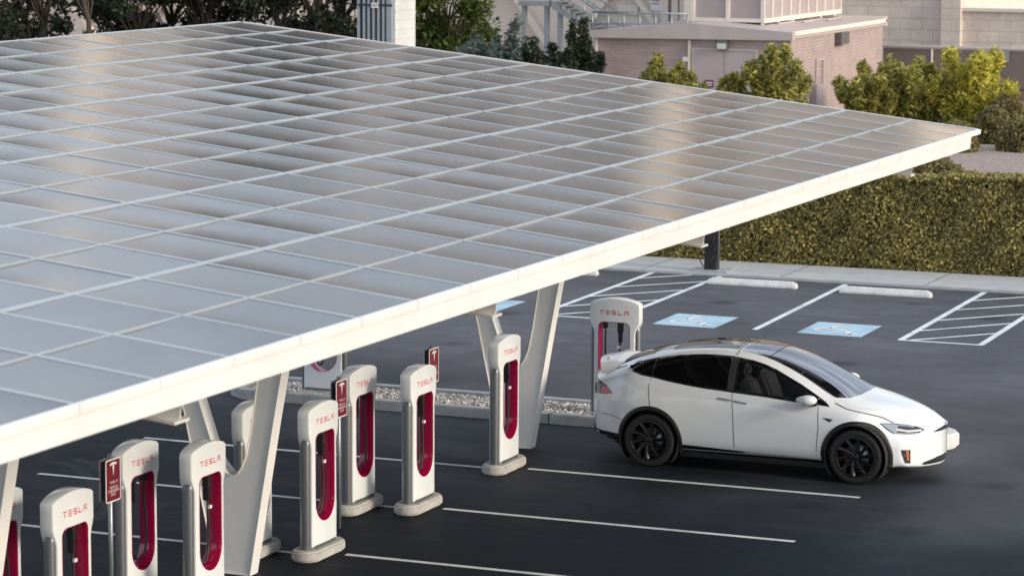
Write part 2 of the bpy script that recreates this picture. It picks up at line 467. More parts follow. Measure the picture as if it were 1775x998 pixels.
# ------------------------------------------------------------------ ground
def sheet(name, x0, x1, y0, y1, z, mat, nx=1, ny=1):
    b = MB()
    for i in range(nx):
        for j in range(ny):
            a0 = x0 + (x1 - x0) * i / nx; a1 = x0 + (x1 - x0) * (i + 1) / nx
            c0 = y0 + (y1 - y0) * j / ny; c1 = y0 + (y1 - y0) * (j + 1) / ny
            b.add([(a0, c0, z), (a1, c0, z), (a1, c1, z), (a0, c1, z)], [(0, 1, 2, 3)])
    return b.build(name, mat)
tag(sheet('ground', -700, 700, -400, 1200, -.03, M['gravel_tan']), kind='structure')
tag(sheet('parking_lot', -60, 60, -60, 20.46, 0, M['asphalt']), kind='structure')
b = MB(); b.box(-40, 40, 20.46, 22.6, -.02, .055)
sw = b.build('sidewalk', M['sidewalk'], bevel=.015); tag(sw, kind='structure')
jb = MB()
for k in range(-9, 10):
    x = -5.9 + k * 3.05
    jb.add([(x, 20.47, .0565), (x + .02, 20.47, .0565), (x + .02, 22.58, .0565), (x, 22.58, .0565)], [(0, 1, 2, 3)])
jb.build('joint', M['gap'], sw)
b = MB()  # raised bed behind the hedge
b.add([(-90, 23.2, .0), (60, 23.2, .0), (60, 24.2, .95), (-90, 24.2, .95), (60, 140, 1.0), (-90, 140, 1.0)], [(0, 1, 2, 3), (3, 2, 4, 5)])
tag(b.build('terrain', M['gravel_tan']), kind='structure')

# painted markings, sheets 4 mm above the asphalt
def strip(b, p, q, wd, z=.004):
    p, q = Vector(p), Vector(q); t = (q - p).normalized(); n = Vector((-t.y, t.x)) * wd / 2
    b.add([(*(p - n), z), (*(q - n), z), (*(q + n), z), (*(p + n), z)], [(0, 1, 2, 3)])
SP = 2.8824
def line_obj(p, q, wd=.10):
    b = MB(); 
    pp, qq = Vector(p), Vector(q); n = max(2, int((qq - pp).length / .4))
    strip(b, p, q, wd)
    o = b.build('parking_line', M['paint_white']); tag(o, kind='structure'); return o
for k in range(6):
    line_obj((.0, -SP * k), (4.75, -SP * k))
for k in range(6):
    y = -.17 - SP * k
    line_obj((-.62, y), (-6.0, y))
line_obj((-1.17, 13.66), (-1.4, 20.35), .12)
def hatched(xa, xb, ya, yb, kl, kr, nlines, drop):
    b = MB()
    strip(b, (xa, ya), (xa - .13, yb), .12)
    strip(b, (xb, ya + .02), (xb - .13, yb), .12)
    strip(b, (xa - .05, ya), (xb + .05, ya + .02), .10, .0045)
    for (p, q) in nlines: strip(b, p, q, .09, .005)
    o = b.build('hatched_marking', M['paint_white']); tag(o, kind='structure')
hatched(1.60, 3.05, 13.56, 20.36, 0, 0, [((1.78, 13.62), (3.0, 15.07)), ((1.62, 14.78), (2.98, 16.42)), ((1.6, 16.2), (2.93, 17.75)), ((1.56, 17.68), (2.9, 19.2)), ((1.52, 19.05), (2.62, 20.33))], 0)
hatched(-5.5, -4.0, 13.75, 20.45, 0, 0, [((-5.3, 13.8), (-4.05, 15.3)), ((-5.47, 15.0), (-4.05, 16.65)), ((-5.52, 16.5), (-4.08, 18.2)), ((-5.56, 18.0), (-4.1, 19.6)), ((-5.6, 19.45), (-4.75, 20.42))], 0)

def access_symbol(ox, oy):
    b = MB(); b.add([(ox, oy, .004), (ox + 1.22, oy - .04, .004), (ox + 1.2, oy + 1.45, .004), (ox - .03, oy + 1.48, .004)], [(0, 1, 2, 3)])
    o = b.build('accessible_bay_marking', M['paint_blue']); tag(o, kind='structure')
    s = MB(); z = .008
    def poly(pts):
        s.add([(ox + x, oy + y, z) for x, y in pts], [tuple(range(len(pts)))])
    ring = [(.47, .55)]
    a = arc(.46, .54, .30, 95, 340, 18); bq = arc(.46, .54, .215, 95, 340, 18)
    for i in range(18):
        s.add([(ox + a[i][0], oy + a[i][1], z), (ox + a[i + 1][0], oy + a[i + 1][1], z), (ox + bq[i + 1][0], oy + bq[i + 1][1], z), (ox + bq[i][0], oy + bq[i][1], z)], [(0, 1, 2, 3)])
    poly([(.37, .62), (.47, .60), (.49, 1.12), (.39, 1.12)])
    poly([(.49, .94), (.68, .94), (.68, 1.02), (.49, 1.02)])
    poly([(.47, .60), (.80, .60), (.80, .70), (.48, .70)])
    poly([(.72, .60), (.88, .18), (.97, .20), (.80, .70)])
    poly([(.88, .18), (1.06, .22), (1.05, .31), (.94, .29)])
    poly(arc(.44, 1.24, .085, 0, 345, 12))
    s.build('symbol', M['paint_white'], o)
_d = fw * 5072.52 + rr * (912 - 887.5) - uu * (522.5 - 499); _q = C0 + _d * (-C0.z / _d.z); AX, AY = _q.x - 1.2, _q.y - 1.45
access_symbol(-.36, 13.62); access_symbol(-3.12, 13.55); access_symbol(AX, AY); 

# gravel island with concrete kerb
def stadium(x0, x1, y0, y1, n=10):
    r = (y1 - y0) / 2; cy = (y0 + y1) / 2
    return arc(x1 - r, cy, r, -90, 90, n) + arc(x0 + r, cy, r, 90, 270, n)
ko = [(-6.25, 3.32), (4.2, 3.32)] + arc(4.3, 4.02, .7, -85, 85, 10) + [(4.2, 4.72), (-6.25, 4.78), (-6.6, 4.5), (-6.6, 3.6)]
ki = [(-6.2, 3.52), (4.15, 3.52)] + arc(4.25, 4.02, .5, -85, 85, 10) + [(4.15, 4.52), (-6.2, 4.58), (-6.4, 4.4), (-6.4, 3.7)]
b = MB(); n = len(ko)
vsx = [(x, y, -.02) for x, y in ko] + [(x, y, .15) for x, y in ko] + [(x, y, .15) for x, y in ki] + [(x, y, .0) for x, y in ki]
fs = []
for i in range(n):
    j = (i + 1) % n
    fs += [(i, j, n + j, n + i), (n + i, n + j, 2 * n + j, 2 * n + i), (2 * n + i, 2 * n + j, 3 * n + j, 3 * n + i)]
b.add(vsx, fs)
kerb = b.build('kerb', M['kerb_concrete'], bevel=.02); tag(kerb, kind='structure')
jb = MB()
for x in (-5.53, -3.3, -1.05, 1.2, 3.4): jb.box(x, x + .015, 3.316, 3.5, .0, .1525)
jb.build('joint', M['gap'], kerb)
b = MB()  # stones
gx = [random.uniform(-6.3, 4.5) for _ in range(9000)]
for x in gx:
    y = random.uniform(3.54, 4.52); s = random.uniform(.012, .030); z = .105 + random.uniform(-.005, .015)
    a = random.uniform(0, 6.28)
    vv = []
    for (dx, dy, dz) in ((1, 0, 0), (0, 1, 0), (-1, 0, 0), (0, -1, 0), (0, 0, .8), (0, 0, -.8)):
        q = random.uniform(.7, 1.2) * s
        vv.append((x + q * (dx * math.cos(a) - dy * math.sin(a)), y + q * (dx * math.sin(a) + dy * math.cos(a)), z + q * dz))
    b.add(vv, [(0, 1, 4), (1, 2, 4), (2, 3, 4), (3, 0, 4), (1, 0, 5), (2, 1, 5), (3, 2, 5), (0, 3, 5)])
b.add([(x, y, .10) for x, y in ki], [tuple(range(len(ki)))])
stone = leaf_mat('stone_chips', (.17, .16, .15), (.62, .58, .54), .0, .9)
tag(b.build('gravel', stone, fix=False), kind='stuff')
# painted round nose of the island beyond the car's front
b = MB(); b.prism([(4.45, 3.46)] + arc(4.62, 3.98, .45, -80, 80, 12) + [(4.45, 4.5)], .0, .22, 'z')
tag(b.build('bumper_block', M['stop_white'], bevel=.035, seg=3), 'white rounded concrete bumper block showing beyond the nose of the white car', 'bumper block')

# wheel stops
def wheel_stop(x0, x1, y, label):
    L = x1 - x0
    b = MB()
    prof = [(-.095, 0), (.095, 0), (.095, .05), (.055, .135), (-.055, .135), (-.095, .05)]
    xs = [(-L / 2, .55), (-L / 2 + .09, 1.), (L / 2 - .09, 1.), (L / 2, .55)]
    vv = []; fs = []
    for x, k in xs: vv += [(x, yy, zz * (.35 + .65 * k)) for yy, zz in prof]
    for i in range(3):
        for j in range(6): fs.append((i * 6 + j, i * 6 + (j + 1) % 6, (i + 1) * 6 + (j + 1) % 6, (i + 1) * 6 + j))
    fs += [tuple(range(6))[::-1], tuple(18 + j for j in range(6))]
    b.add(vv, fs)
    o = b.build('wheel_stop', M['stop_white'], bevel=.012)
    o.location = ((x0 + x1) / 2, y, .0)
    tag(o, label, 'wheel stop', 'concrete wheel stops along the sidewalk')
wheel_stop(-4.0, -2.12, 19.3, 'white concrete wheel stop just right of the dark post')
wheel_stop(-1.17, .70, 19.15, 'white concrete wheel stop between the single white bay line and the right hatched area')
wheel_stop(-8.1, -6.5, 19.5, 'white concrete wheel stop tip showing below the canopy edge left of the hatched lines')

# ------------------------------------------------------------------ lettering
def letters(h, wd, gap):
    """T E S L A in bars, lower left at 0,0; returns polygons and total width"""
    t = h * .19
    L = {
        'T': [[(0, h - t), (wd, h - t), (wd, h), (0, h)], [(.42 * wd, 0), (.58 * wd, 0), (.58 * wd, h - 1.5 * t), (.42 * wd, h - 1.5 * t)]],
        'E': [[(0, y), (wd * .86, y), (wd * .86, y + t), (0, y + t)] for y in (0, h * .405, h - t)],
        'S': [[(0, h - t), (wd * .9, h - t), (wd * .9, h), (0, h)], [(0, h * .405), (wd * .9, h * .405), (wd * .9, h * .405 + t), (0, h * .405 + t)],
              [(0, 0), (wd * .9, 0), (wd * .9, t), (0, t)], [(0, h * .405 + t), (t, h * .405 + t), (t, h - t), (0, h - t)], [(wd * .9 - t, t), (wd * .9, t), (wd * .9, h * .405), (wd * .9 - t, h * .405)]],
        'L': [[(0, 0), (t, 0), (t, h), (0, h)], [(t, 0), (wd * .85, 0), (wd * .85, t), (t, t)]],
        'A': [[(0, h - t), (wd, h - t), (wd, h), (0, h)], [(0, h * .42), (wd, h * .42), (wd, h * .42 + t), (0, h * .42 + t)], [(0, 0), (t, 0), (t, h * .42), (0, h * .42)], [(wd - t, 0), (wd, 0), (wd, h * .42), (wd - t, h * .42)]],
    }
    out = []; x = 0
    for ch in 'TESLA':
        for p in L[ch]: out.append([(x + a, c) for a, c in p])
        x += wd + gap
    return out, x - gap

EMBLEM = [(-.5, .40), (-.3, .48), (0, .51), (.3, .48), (.5, .40), (.42, .26), (.25, .33), (.13, .34), (.0, -.5), (-.13, .34), (-.25, .33), (-.42, .26)]

# ------------------------------------------------------------------ charging posts (front faces +X; width along Y)
def rounded_extrude(mb, vs2, fs2, loops, hx, ch, bulge, W):
    """front/back faces from a 2D fill (u along Y, v along Z), chamfered sides"""
    def xoff(u, v): return hx + bulge * (1 - min(1, abs(u) / W) ** 2)
    nb = len(mb.v)
    for sgn in (1, -1):
        vv = [(sgn * xoff(u, v), u, v) for u, v in vs2]
        mb.add(vv, fs2 if sgn > 0 else [f[::-1] for f in fs2])
    for li, l in enumerate(loops):
        n = len(l)
        # normals of loop (inset toward material)
        area = sum(l[i][0] * l[(i + 1) % n][1] - l[(i + 1) % n][0] * l[i][1] for i in range(n))
        steps = [(0, 1.0), (.32, .93), (.7, .7), (1., .0)]
        rings = []
        for sgn in (1, -1):
            for (o_, k) in (steps if sgn > 0 else steps[::-1]):
                ring = []
                for i, (u, v) in enumerate(l):
                    a = Vector(l[i - 1]); c = Vector(l[(i + 1) % n]); t = (c - a).normalized()
                    nn = Vector((t.y, -t.x)) * (1 if area > 0 else -1)
                    if li > 0: nn = -nn
                    x = (xoff(u, v) - ch * (1 - k)) * sgn
                    q = Vector((u, v)) + nn * ch * o_ * .8
                    ring.append((x, q.x, q.y))
                rings.append(ring)
        vv = [p for r_ in rings for p in r_]
        ff = []
        for j in range(len(rings) - 1):
            for i in range(n):
                ff.append((j * n + i, j * n + (i + 1) % n, (j + 1) * n + (i + 1) % n, (j + 1) * n + i))
        mb.add(vv, ff)

def make_charger():
    root = empty('charging_post')
    Wt, Wl = .385, .315
    outer = [(-Wl, .165), (Wl, .165), (Wl, 1.34), (Wl + .012, 1.40), (Wt - .02, 1.475), (Wt, 1.53), (Wt, 1.785)] + \
            [(Wt - .012 + .012 * math.cos(R(a)), 1.785 + .012 * math.sin(R(a))) for a in (45,)] + \
            [(x, 1.80 + .07 * (1 - (x / Wt) ** 2)) for x in (.33, .25, .16, .08, 0, -.08, -.16, -.25, -.33)] + \
            [(-Wt + .012 - .012 * math.cos(R(a)), 1.785 + .012 * math.sin(R(a))) for a in (45,)] + \
            [(-Wt, 1.785), (-Wt, 1.53), (-Wt + .02, 1.475), (-Wl - .012, 1.40), (-Wl, 1.34)]
    hw = .245
    hole = arc(0, .44 + hw, hw, 180, 360, 12) + [(hw, 1.44)] + arc(hw - .085, 1.43, .085, 0, 90, 4)[1:] + arc(-hw + .085, 1.43, .085, 90, 180, 4)
    vs2, fs2, loops = cdt(outer, [hole], .07)
    mb = MB(); rounded_extrude(mb, vs2, fs2, loops[:1], .078, .016, .022, Wt)
    me = mb.mesh('shell'); bm = bmesh.new(); bm.from_mesh(me); bmesh.ops.remove_doubles(bm, verts=bm.verts, dist=.0008)
    bmesh.ops.recalc_face_normals(bm, faces=bm.faces); bm.to_mesh(me); bm.free()
    shell = link('shell', me, M['charger_white'], root, auto=50)
    # crimson lining of the slot with a flange on both faces
    mb = MB()
    l = dense(hole, .05); n = len(l)
    def ring(x, k):
        c = Vector((0, .95))
        return [(x, u * k, .95 + (v - .95) * (1 - (1 - k) * .4)) for u, v in l]
    def xo(u): return .078 + .022 * (1 - (u / Wt) ** 2)
    rings = [[(xo(u) + .004, u * 1.035, .95 + (v - .95) * 1.014) for u, v in l], [(xo(u) + .004, u, v) for u, v in l], [(xo(u) - .025, u * .955, .95 + (v - .95) * .984) for u, v in l],
             [(-xo(u) + .025, u * .955, .95 + (v - .95) * .984) for u, v in l], [(-xo(u) - .004, u, v) for u, v in l], [(-xo(u) - .004, u * 1.035, .95 + (v - .95) * 1.014) for u, v in l]]
    vv = [p for r_ in rings for p in r_]
    mb.add(vv, [(j * n + i, j * n + (i + 1) % n, (j + 1) * n + (i + 1) % n, (j + 1) * n + i) for j in range(5) for i in range(n)])
    slot = mb.build('slot_lining', M['crimson'], root, auto=45)
    # side columns
    for s in (-1, 1):
        mb = MB()
        prof = [(-.062, .30), (-.062, .345)] + [(.062 * -math.cos(R(a)), .345 + .052 * math.sin(R(a))) for a in (20, 45, 70, 90, 110, 135, 160)] + [(.062, .345), (.062, .30)]
        hs = [.13, 1.40, 1.44, 1.462]; ins = [0, 0, .012, .035]
        vv = []
        for h, q in zip(hs, ins): vv += [(x * (1 - q * 3), s * (y - q * .6), h) for x, y in prof]
        m_ = len(prof); ff = [(j * m_ + i, j * m_ + i + 1, (j + 1) * m_ + i + 1, (j + 1) * m_ + i) for j in range(3) for i in range(m_ - 1)]
        ff.append(tuple(3 * m_ + i for i in range(m_)))
        mb.add(vv, ff)
        mb.build('side_panel', M['silver'], root, auto=40)
    # skirt and concrete base
    mb = MB(); mb.prism([(x * 1.0, y) for x, y in stadium(-.34, .34, -.10, .10, 6)], .12, .172, 'z', Matrix.Rotation(R(90), 4, 'Z'))
    mb.build('skirt', M['silver'], root, auto=40)
    mb = MB(); mb.prism(stadium(-.50, .50, -.185, .185, 10), 0, .13, 'z', Matrix.Rotation(R(90), 4, 'Z'))
    mb.build('base', M['concrete'], root, bevel=.025, seg=3, auto=60)
    # lettering on both faces, wrapped on the bulged face
    ps, tw = letters(.064, .074, .024)
    mb = MB()
    for s in (1, -1):
        for p in ps:
            q = [((u - tw / 2) * s + .0, v + 1.632) for u, v in p]
            q = dense(q, .02)
            vv = [(s * (xo(u) + .002), u, v) for u, v in q]
            mb.add(vv, [tuple(range(len(vv)))])
    mb.build('lettering', M['logo_red'], root, fix=False)
    # connector, holster and cable
    mb = MB(); mb.prism([(.03, 1.50), (.03, 1.36), (.045, 1.35), (.045, 1.20), (.095, 1.20), (.095, 1.35), (.11, 1.36), (.11, 1.50)], -.035, .04, 'x')
    mb.build('connector', M['black_rubber'], root, bevel=.015)
    mb = MB(); mb.box(-.04, .05, -.20, -.14, 1.40, 1.50); mb.build('cable_outlet', M['black_rubber'], root, bevel=.015)
    mb = MB()
    pts = []
    for k in range(25):
        t = k / 24
        y = .07 - .25 * t + .06 * math.sin(t * math.pi)
        z = 1.24 - .70 * math.sin(min(1, t * 1.25) * math.pi * .5) if t < .8 else .54 + 0 * t
        pts.append((.01 + .05 * math.sin(t * 3), y, z))
    pts = [(.01, .07, 1.22), (.03, .065, 1.05), (.04, .05, .85), (.045, .02, .66), (.05, -.04, .55), (.02, -.10, .53), (-.02, -.15, .60), (-.03, -.175, .78), (-.02, -.18, 1.0), (0, -.175, 1.22), (0, -.17, 1.42)]
    # smooth the path
    sm = []
    for i in range(len(pts) - 1):
        p0, p1, p2, p3 = [Vector(pts[max(0, min(len(pts) - 1, i + q))]) for q in (-1, 0, 1, 2)]
        for k in range(4):
            t = k / 4
            sm.append(.5 * ((2 * p1) + (p2 - p0) * t + (2 * p0 - 5 * p1 + 4 * p2 - p3) * t * t + (3 * p1 - p0 - 3 * p2 + p3) * t ** 3))
    mb.tube(sm, .014, 8); mb.build('cable', M['black_rubber'], root, smooth=True)
    mb = MB(); mb.box(.04, .065, .03, .085, 1.12, 1.155); mb.build('cable_tag', M['sign_white'], root)
    return root

chg = make_charger()
GC = 'charging posts under the canopy and on the island'
spots = [
    (-.305, -0.145, 0, 'charging post standing before the far V column, closest to the parked car tail'),
    (-.305, -3.0, 0, 'charging post covering the lower half of the farthest red sign, its whole foot in view'),
    (-.305, -5.89, 0, 'charging post overlapping a corner of the middle red sign, its whole concrete foot in view'),
    (-.305, -8.745, 0, 'white charging post against the left edge of the near V column, its foot cut off'),
    (-.305, -11.61, 0, 'lowest charging post, just left of the nearest red sign, only its top half in frame'),
    (-1.0, -3.34, 180, 'charging post immediately right of the middle red sign, its concrete foot partly hidden'),
    (-1.0, -6.245, 180, 'white charging post mostly hidden behind the right arm of the near V column'),
    (-1.0, -9.03, 180, 'charging post touching the right edge of the nearest red sign'),
    (-1.0, -11.85, 180, 'white charging post at the left picture edge, half hidden by the leftmost column'),
    (-.208, 3.95, -90, 'white charging post facing us behind the tail of the white car'),
    (-5.10, 3.95, -90, 'white charging post on the gravel island, top cut off by the canopy edge'),
]
for i, (x, y, rz, lab) in enumerate(spots):
    o = chg if i == 0 else copy_tree(chg)
    o.location = (x, y, 0); o.rotation_euler = (0, 0, R(rz))
    tag(o, lab, 'charging post', GC)

# ------------------------------------------------------------------ red signs on posts
def make_sign():
    root = empty('parking_sign')
    mb = MB(); mb.tube([(0, 0, 0), (0, 0, 1.93)], .026, 10); mb.build('post', M['galvanised'], root, smooth=True)
    def rr_(w_, h_, r_, z0):
        return arc(w_ - r_, z0 + r_, r_, -90, 0, 4) + arc(w_ - r_, z0 + h_ - r_, r_, 0, 90, 4) + arc(-w_ + r_, z0 + h_ - r_, r_, 90, 180, 4) + arc(-w_ + r_, z0 + r_, r_, 180, 270, 4)
    for s in (1, -1):
        x = .032 * s
        mb = MB(); mb.prism(rr_(.155, .47, .03, 1.42), x, x + .006 * s, 'x')
        pl = mb.build('sign_plate', M['galvanised'], root)
        mb = MB(); mb.prism(rr_(.155, .47, .03, 1.42), x + .0065 * s, x + .0085 * s, 'x'); mb.build('border', M['sign_white'], pl)
        mb = MB(); mb.prism(rr_(.140, .44, .02, 1.435), x + .009 * s, x + .0105 * s, 'x'); mb.build('red_panel', M['sign_red'], pl)
        mb = MB(); xx = x + .0125 * s
        mb.add([(xx, u * .15 * s, 1.775 + v * .155) for u, v in EMBLEM], [(0, 1, 2, 3, 4, 5, 6, 7, 8, 9, 10, 11)]); mb.build('emblem', M['sign_white'], pl, fix=False); mb = MB()
        ps, tw = letters(.024, .024, .011)
        for p in ps: mb.add([(xx, (u - tw / 2) * s, 1.625 + v) for u, v in p], [(0, 1, 2, 3)])
        for k, t in enumerate(('VEHICLE', 'CHARGING', 'ONLY')):
            tv, tf = text_mesh(t, .043)
            mb.add([(xx, v.x * s, 1.58 - .039 * k + v.y) for v in tv], tf)
        mb.build('lettering', M['sign_white'], pl, fix=False)
    return root
sg = make_sign()
for i, (x, y, lab) in enumerate([(-.72, -10.05, 'nearest small red charging sign on a thin post, whole plate in view'),
                                 (-.72, -4.48, 'middle small red charging sign, lower left corner hidden by a charging post'),
                                 (-.72, -1.68, 'farthest small red charging sign, only the upper half showing above a charging post')]):
    o = sg if i == 0 else copy_tree(sg)
    o.location = (x, y, 0)
    tag(o, lab, 'sign', 'red charging signs on thin posts')

# ------------------------------------------------------------------ solar canopy
CX, CY, CZ, CP, CQ, CT = 5.302, -19.5415, 4.614, 1.0611, .98754, R(6.139)
ct, st = math.cos(CT), math.sin(CT)
def cp(u, y, h=0.):
    """u metres up the slope from the low edge, y, h metres above the surface"""
    return Vector((CX - u * ct + h * st, y, CZ + u * st + h * ct))
canopy = empty('solar_canopy', (0, 0, 0))
tag(canopy, 'large white steel canopy roofed with grey reflective solar panels over the charging posts', 'solar canopy')
K0, K1 = -5, 22
UW = 2 * CQ
cells = [(i, k) for i in range(6) for k in range(K0, K1)]
rp = random.Random(3)
def panel_geo(i, k):
    m = .019
    u0, u1 = i * UW + m * 1.6, (i + 1) * UW - m * 1.6
    y0, y1 = CY + k * CP + m * 1.3, CY + (k + 1) * CP - m * 1.3
    sag = rp.uniform(.003, .013); tx = rp.gauss(0, .002); ty = rp.gauss(0, .0045); sk = rp.gauss(0, .004)
    nx, ny = 6, 8
    vv = []
    for a in range(nx + 1):
        for c in range(ny + 1):
            s_, t_ = a / nx, c / ny
            h = -sag * (1 - (2 * t_ - 1) ** 2) * (.6 + .4 * (1 - (2 * s_ - 1) ** 2)) + tx * (s_ - .5) * 2 + ty * (t_ - .5) + sk * (t_ - .5) * (s_ - .5)
            vv.append(cp(u0 + (u1 - u0) * s_, y0 + (y1 - y0) * t_, h))
    ff = [(a * (ny + 1) + c, a * (ny + 1) + c + 1, (a + 1) * (ny + 1) + c + 1, (a + 1) * (ny + 1) + c) for a in range(nx) for c in range(ny)]
    n0 = len(vv)   # rim and underside give it a thickness
    cor = [cp(u0, y0, -.04), cp(u1, y0, -.04), cp(u1, y1, -.04), cp(u0, y1, -.04)]
    vv += cor
    ff.append((n0, n0 + 1, n0 + 2, n0 + 3))
    e0 = [a * (ny + 1) for a in range(nx + 1)]; e1 = [nx * (ny + 1) + c for c in range(ny + 1)]
    e2 = [a * (ny + 1) + ny for a in range(nx, -1, -1)]; e3 = [c for c in range(ny, -1, -1)]
    for e, (p, q) in ((e0, (0, 1)), (e1, (1, 2)), (e2, (2, 3)), (e3, (3, 0))):
        ff.append(tuple(e) + (n0 + q, n0 + p))
    return vv, ff
def cam_size(i, k):
    p = cp((i + .5) * UW, CY + (k + .5) * CP) - C0
    z = p.dot(fw); x = p.dot(rr) / z * 5072; y = -p.dot(uu) / z * 5072
    vis = abs(x) < 960 and abs(y) < 540
    return (0 if vis else 1, z)
cells.sort(key=lambda c: cam_size(*c))
rest = MB()
for n_, (i, k) in enumerate(cells):
    vv, ff = panel_geo(i, k)
    if n_ < 100:
        mb = MB(); mb.add(vv, ff); o = mb.build('solar_panel', M['solar'], canopy, auto=30)
    else: rest.add(vv, ff)
o = rest.build('solar_panels', M['solar'], canopy, auto=30); o['kind'] = 'stuff'
YA, YB = CY + K0 * CP, CY + K1 * CP
UT = 6 * UW
def cbox(mb, u0, u1, y0, y1, h0, h1):
    vv = [cp(u, y, h) for h in (h0, h1) for (u, y) in ((u0, y0), (u1, y0), (u1, y1), (u0, y1))]
    mb.add(vv, [(0, 3, 2, 1), (4, 5, 6, 7), (0, 1, 5, 4), (1, 2, 6, 5), (2, 3, 7, 6), (3, 0, 4, 7)])
mb = MB()
for i in range(0, 7):
    u = i * UW; cbox(mb, max(0, u - .030), min(UT, u + .030), YA, YB, -.05, .005)
for i in range(6):
    u = (i + .5) * UW; cbox(mb, u - .011, u + .011, YA, YB, -.02, .0062)
for k in range(K0, K1 + 1):
    y = CY + k * CP; cbox(mb, 0, UT, max(YA, y - .024), min(YB, y + .024), -.048, .004)
mb.build('panel_frame', M['white_rail'], canopy)
# low-edge fascia: lip and channel
mb = MB(); cbox(mb, -.022, .02, YA, YB + .02, -.058, .006); mb.build('edge_lip', M['white_steel'], canopy)
mb = MB(); cbox(mb, .0, .06, YA, YB - .42, -.238, -.058); mb.build('fascia', M['white_steel'], canopy)
mb = MB(); cbox(mb, UT + .012, UT + .03, YA, YB + .02, -.3, .002); mb.build('fascia', M['white_steel'], canopy)
mb = MB(); cbox(mb, .02, UT - .06, YB - .03, YB + .012, -.06, .010); mb.build('edge_lip', M['white_steel'], canopy)
for k in range(K0, K1 + 1):      # butt joints of the lip
    y = CY + k * CP; mb = MB(); cbox(mb, -.0235, .012, y - .0035, y + .0035, -.056, .0066); mb.build('seam', M['white_rail'], canopy)
mb = MB()
for i in range(0, 13):
    u = .25 + i * .96
    cbox(mb, u - .03, u + .03, YA + .1, YB - .1, -.24, -.055)
mb.build('purlin', M['white_steel'], canopy)
def beam(y, u_end):
    mb = MB(); h0 = -.72
    cbox(mb, u_end, UT - .4, y, y + .23, h0, h0 + .022); cbox(mb, u_end + .0, UT - .4, y, y + .23, -.265, -.245)
    cbox(mb, u_end + .02, UT - .4, y + .108, y + .124, h0 + .022, -.265)
    mb.build('beam', M['white_steel'], canopy)
for y, ue in ((-17.95, .70), (-11.9, .70), (-5.93, .70), (.03, 2.4), (3.1, .72)): beam(y, ue)

def v_column(y0):
    th = .20
    right_out = [(-.545, 0), (-.402, .82), (-.238, 1.76), (-.115, 2.42), (.27, 4.80)]
    right_in = [(-.02, 4.80), (-.418, 2.33), (-.505, 1.75), (-.572, 1.43), (-.631, 1.285), (-.69, 1.20)]
    cr = [(-.76, 1.165), (-.83, 1.19), (-.905, 1.27), (-.97, 1.36)]
    left_in = [(-1.055, 1.60), (-1.21, 2.05), (-1.95, 4.80)]
    left_out = [(-2.22, 4.80), (-1.388, 1.88), (-1.187, .94), (-.985, 0)]
    poly = right_out + right_in + cr + left_in + left_out
    mb = MB(); mb.prism(poly, y0 + .02, y0 + th - .02, 'y')
    col = mb.build('column', M['white_steel'], canopy)
    # flange plates round the outline
    mb = MB(); n = len(poly); t = .008
    for i in range(n):
        a, c = Vector(poly[i]), Vector(poly[(i + 1) % n])
        if a.y > 4.7 and c.y > 4.7: continue
        if a.y < .01 and c.y < .01: continue
        d_ = (c - a).normalized(); nn = Vector((d_.y, -d_.x)) * t
        q = [a - d_ * .002, c + d_ * .002, c + d_ * .002 + nn, a - d_ * .002 + nn]
        mb.prism([tuple(p) for p in q], y0, y0 + th, 'y')
    mb.build('flange', M['white_steel'], col)
    mb = MB(); mb.box(-.98, -.555, y0 + .002, y0 + th - .002, 0.0, .015); mb.build('base_plate', M['white_steel'], col)
for y in (1.36, -7.22, -13.0): v_column(y)

# ------------------------------------------------------------------ dark post with cables on the sidewalk
post = empty('lamp_post', (-4.46, 20.85, .055))
tag(post, 'square dark post with hanging cables on the sidewalk before the hedge', 'post')
mb = MB(); mb.box(-.13, .13, -.13, .13, 0, 3.5); mb.build('shaft', M['dark_post'], post, bevel=.015)
mb = MB(); mb.box(-.42, .42, -.3, .3, -.01, .035); mb.build('footing', M['kerb_concrete'], post, bevel=.01)
def hang(a, c, sag, n=14):
    a, c = Vector(a), Vector(c)
    return [a.lerp(c, k / n) - Vector((0, 0, sag * 4 * (k / n) * (1 - k / n))) for k in range(n + 1)]
for i, (a, c, s_) in enumerate([((-.28, -.2, 1.3), (.10, -.16, .75), .62), ((-.2, -.18, .85), (.1, -.16, .9), .30), ((-.05, -.16, .62), (.12, -.16, .5), .22), ((-.3, -.2, .6), (.1, -.16, .35), .38)]):
    mb = MB(); mb.tube(hang(a, c, s_), .013, 6); mb.build('cable', M['black_rubber'], post, smooth=True)
mb = MB(); mb.tube([(.16, -.05, .2), (.16, -.05, 3.3)], .02, 8); mb.build('conduit', M['galvanised'], post, smooth=True)

# ------------------------------------------------------------------ white electric car
car = empty('parked_car', (1.47, 1.80, 0))
tag(car, 'white electric crossover car with black wheels parked in the bay beside the far column', 'car')
def tab(t):
    xs = [p[0] for p in t]; ys = [p[1] for p in t]
    def f(x):
        if x <= xs[0]: return ys[0]
        if x >= xs[-1]: return ys[-1]
        for i in range(len(xs) - 1):
            if x <= xs[i + 1]:
                h = xs[i + 1] - xs[i]; q = (x - xs[i]) / h
                def sl(j):
                    if j <= 0 or j >= len(xs) - 1: j = max(1, min(len(xs) - 2, j)); 
                    return (ys[j + 1] - ys[j - 1]) / (xs[j + 1] - xs[j - 1])
                m0, m1 = sl(i) * h, sl(i + 1) * h
                return (2 * q ** 3 - 3 * q * q + 1) * ys[i] + (q ** 3 - 2 * q * q + q) * m0 + (-2 * q ** 3 + 3 * q * q) * ys[i + 1] + (q ** 3 - q * q) * m1
    return f
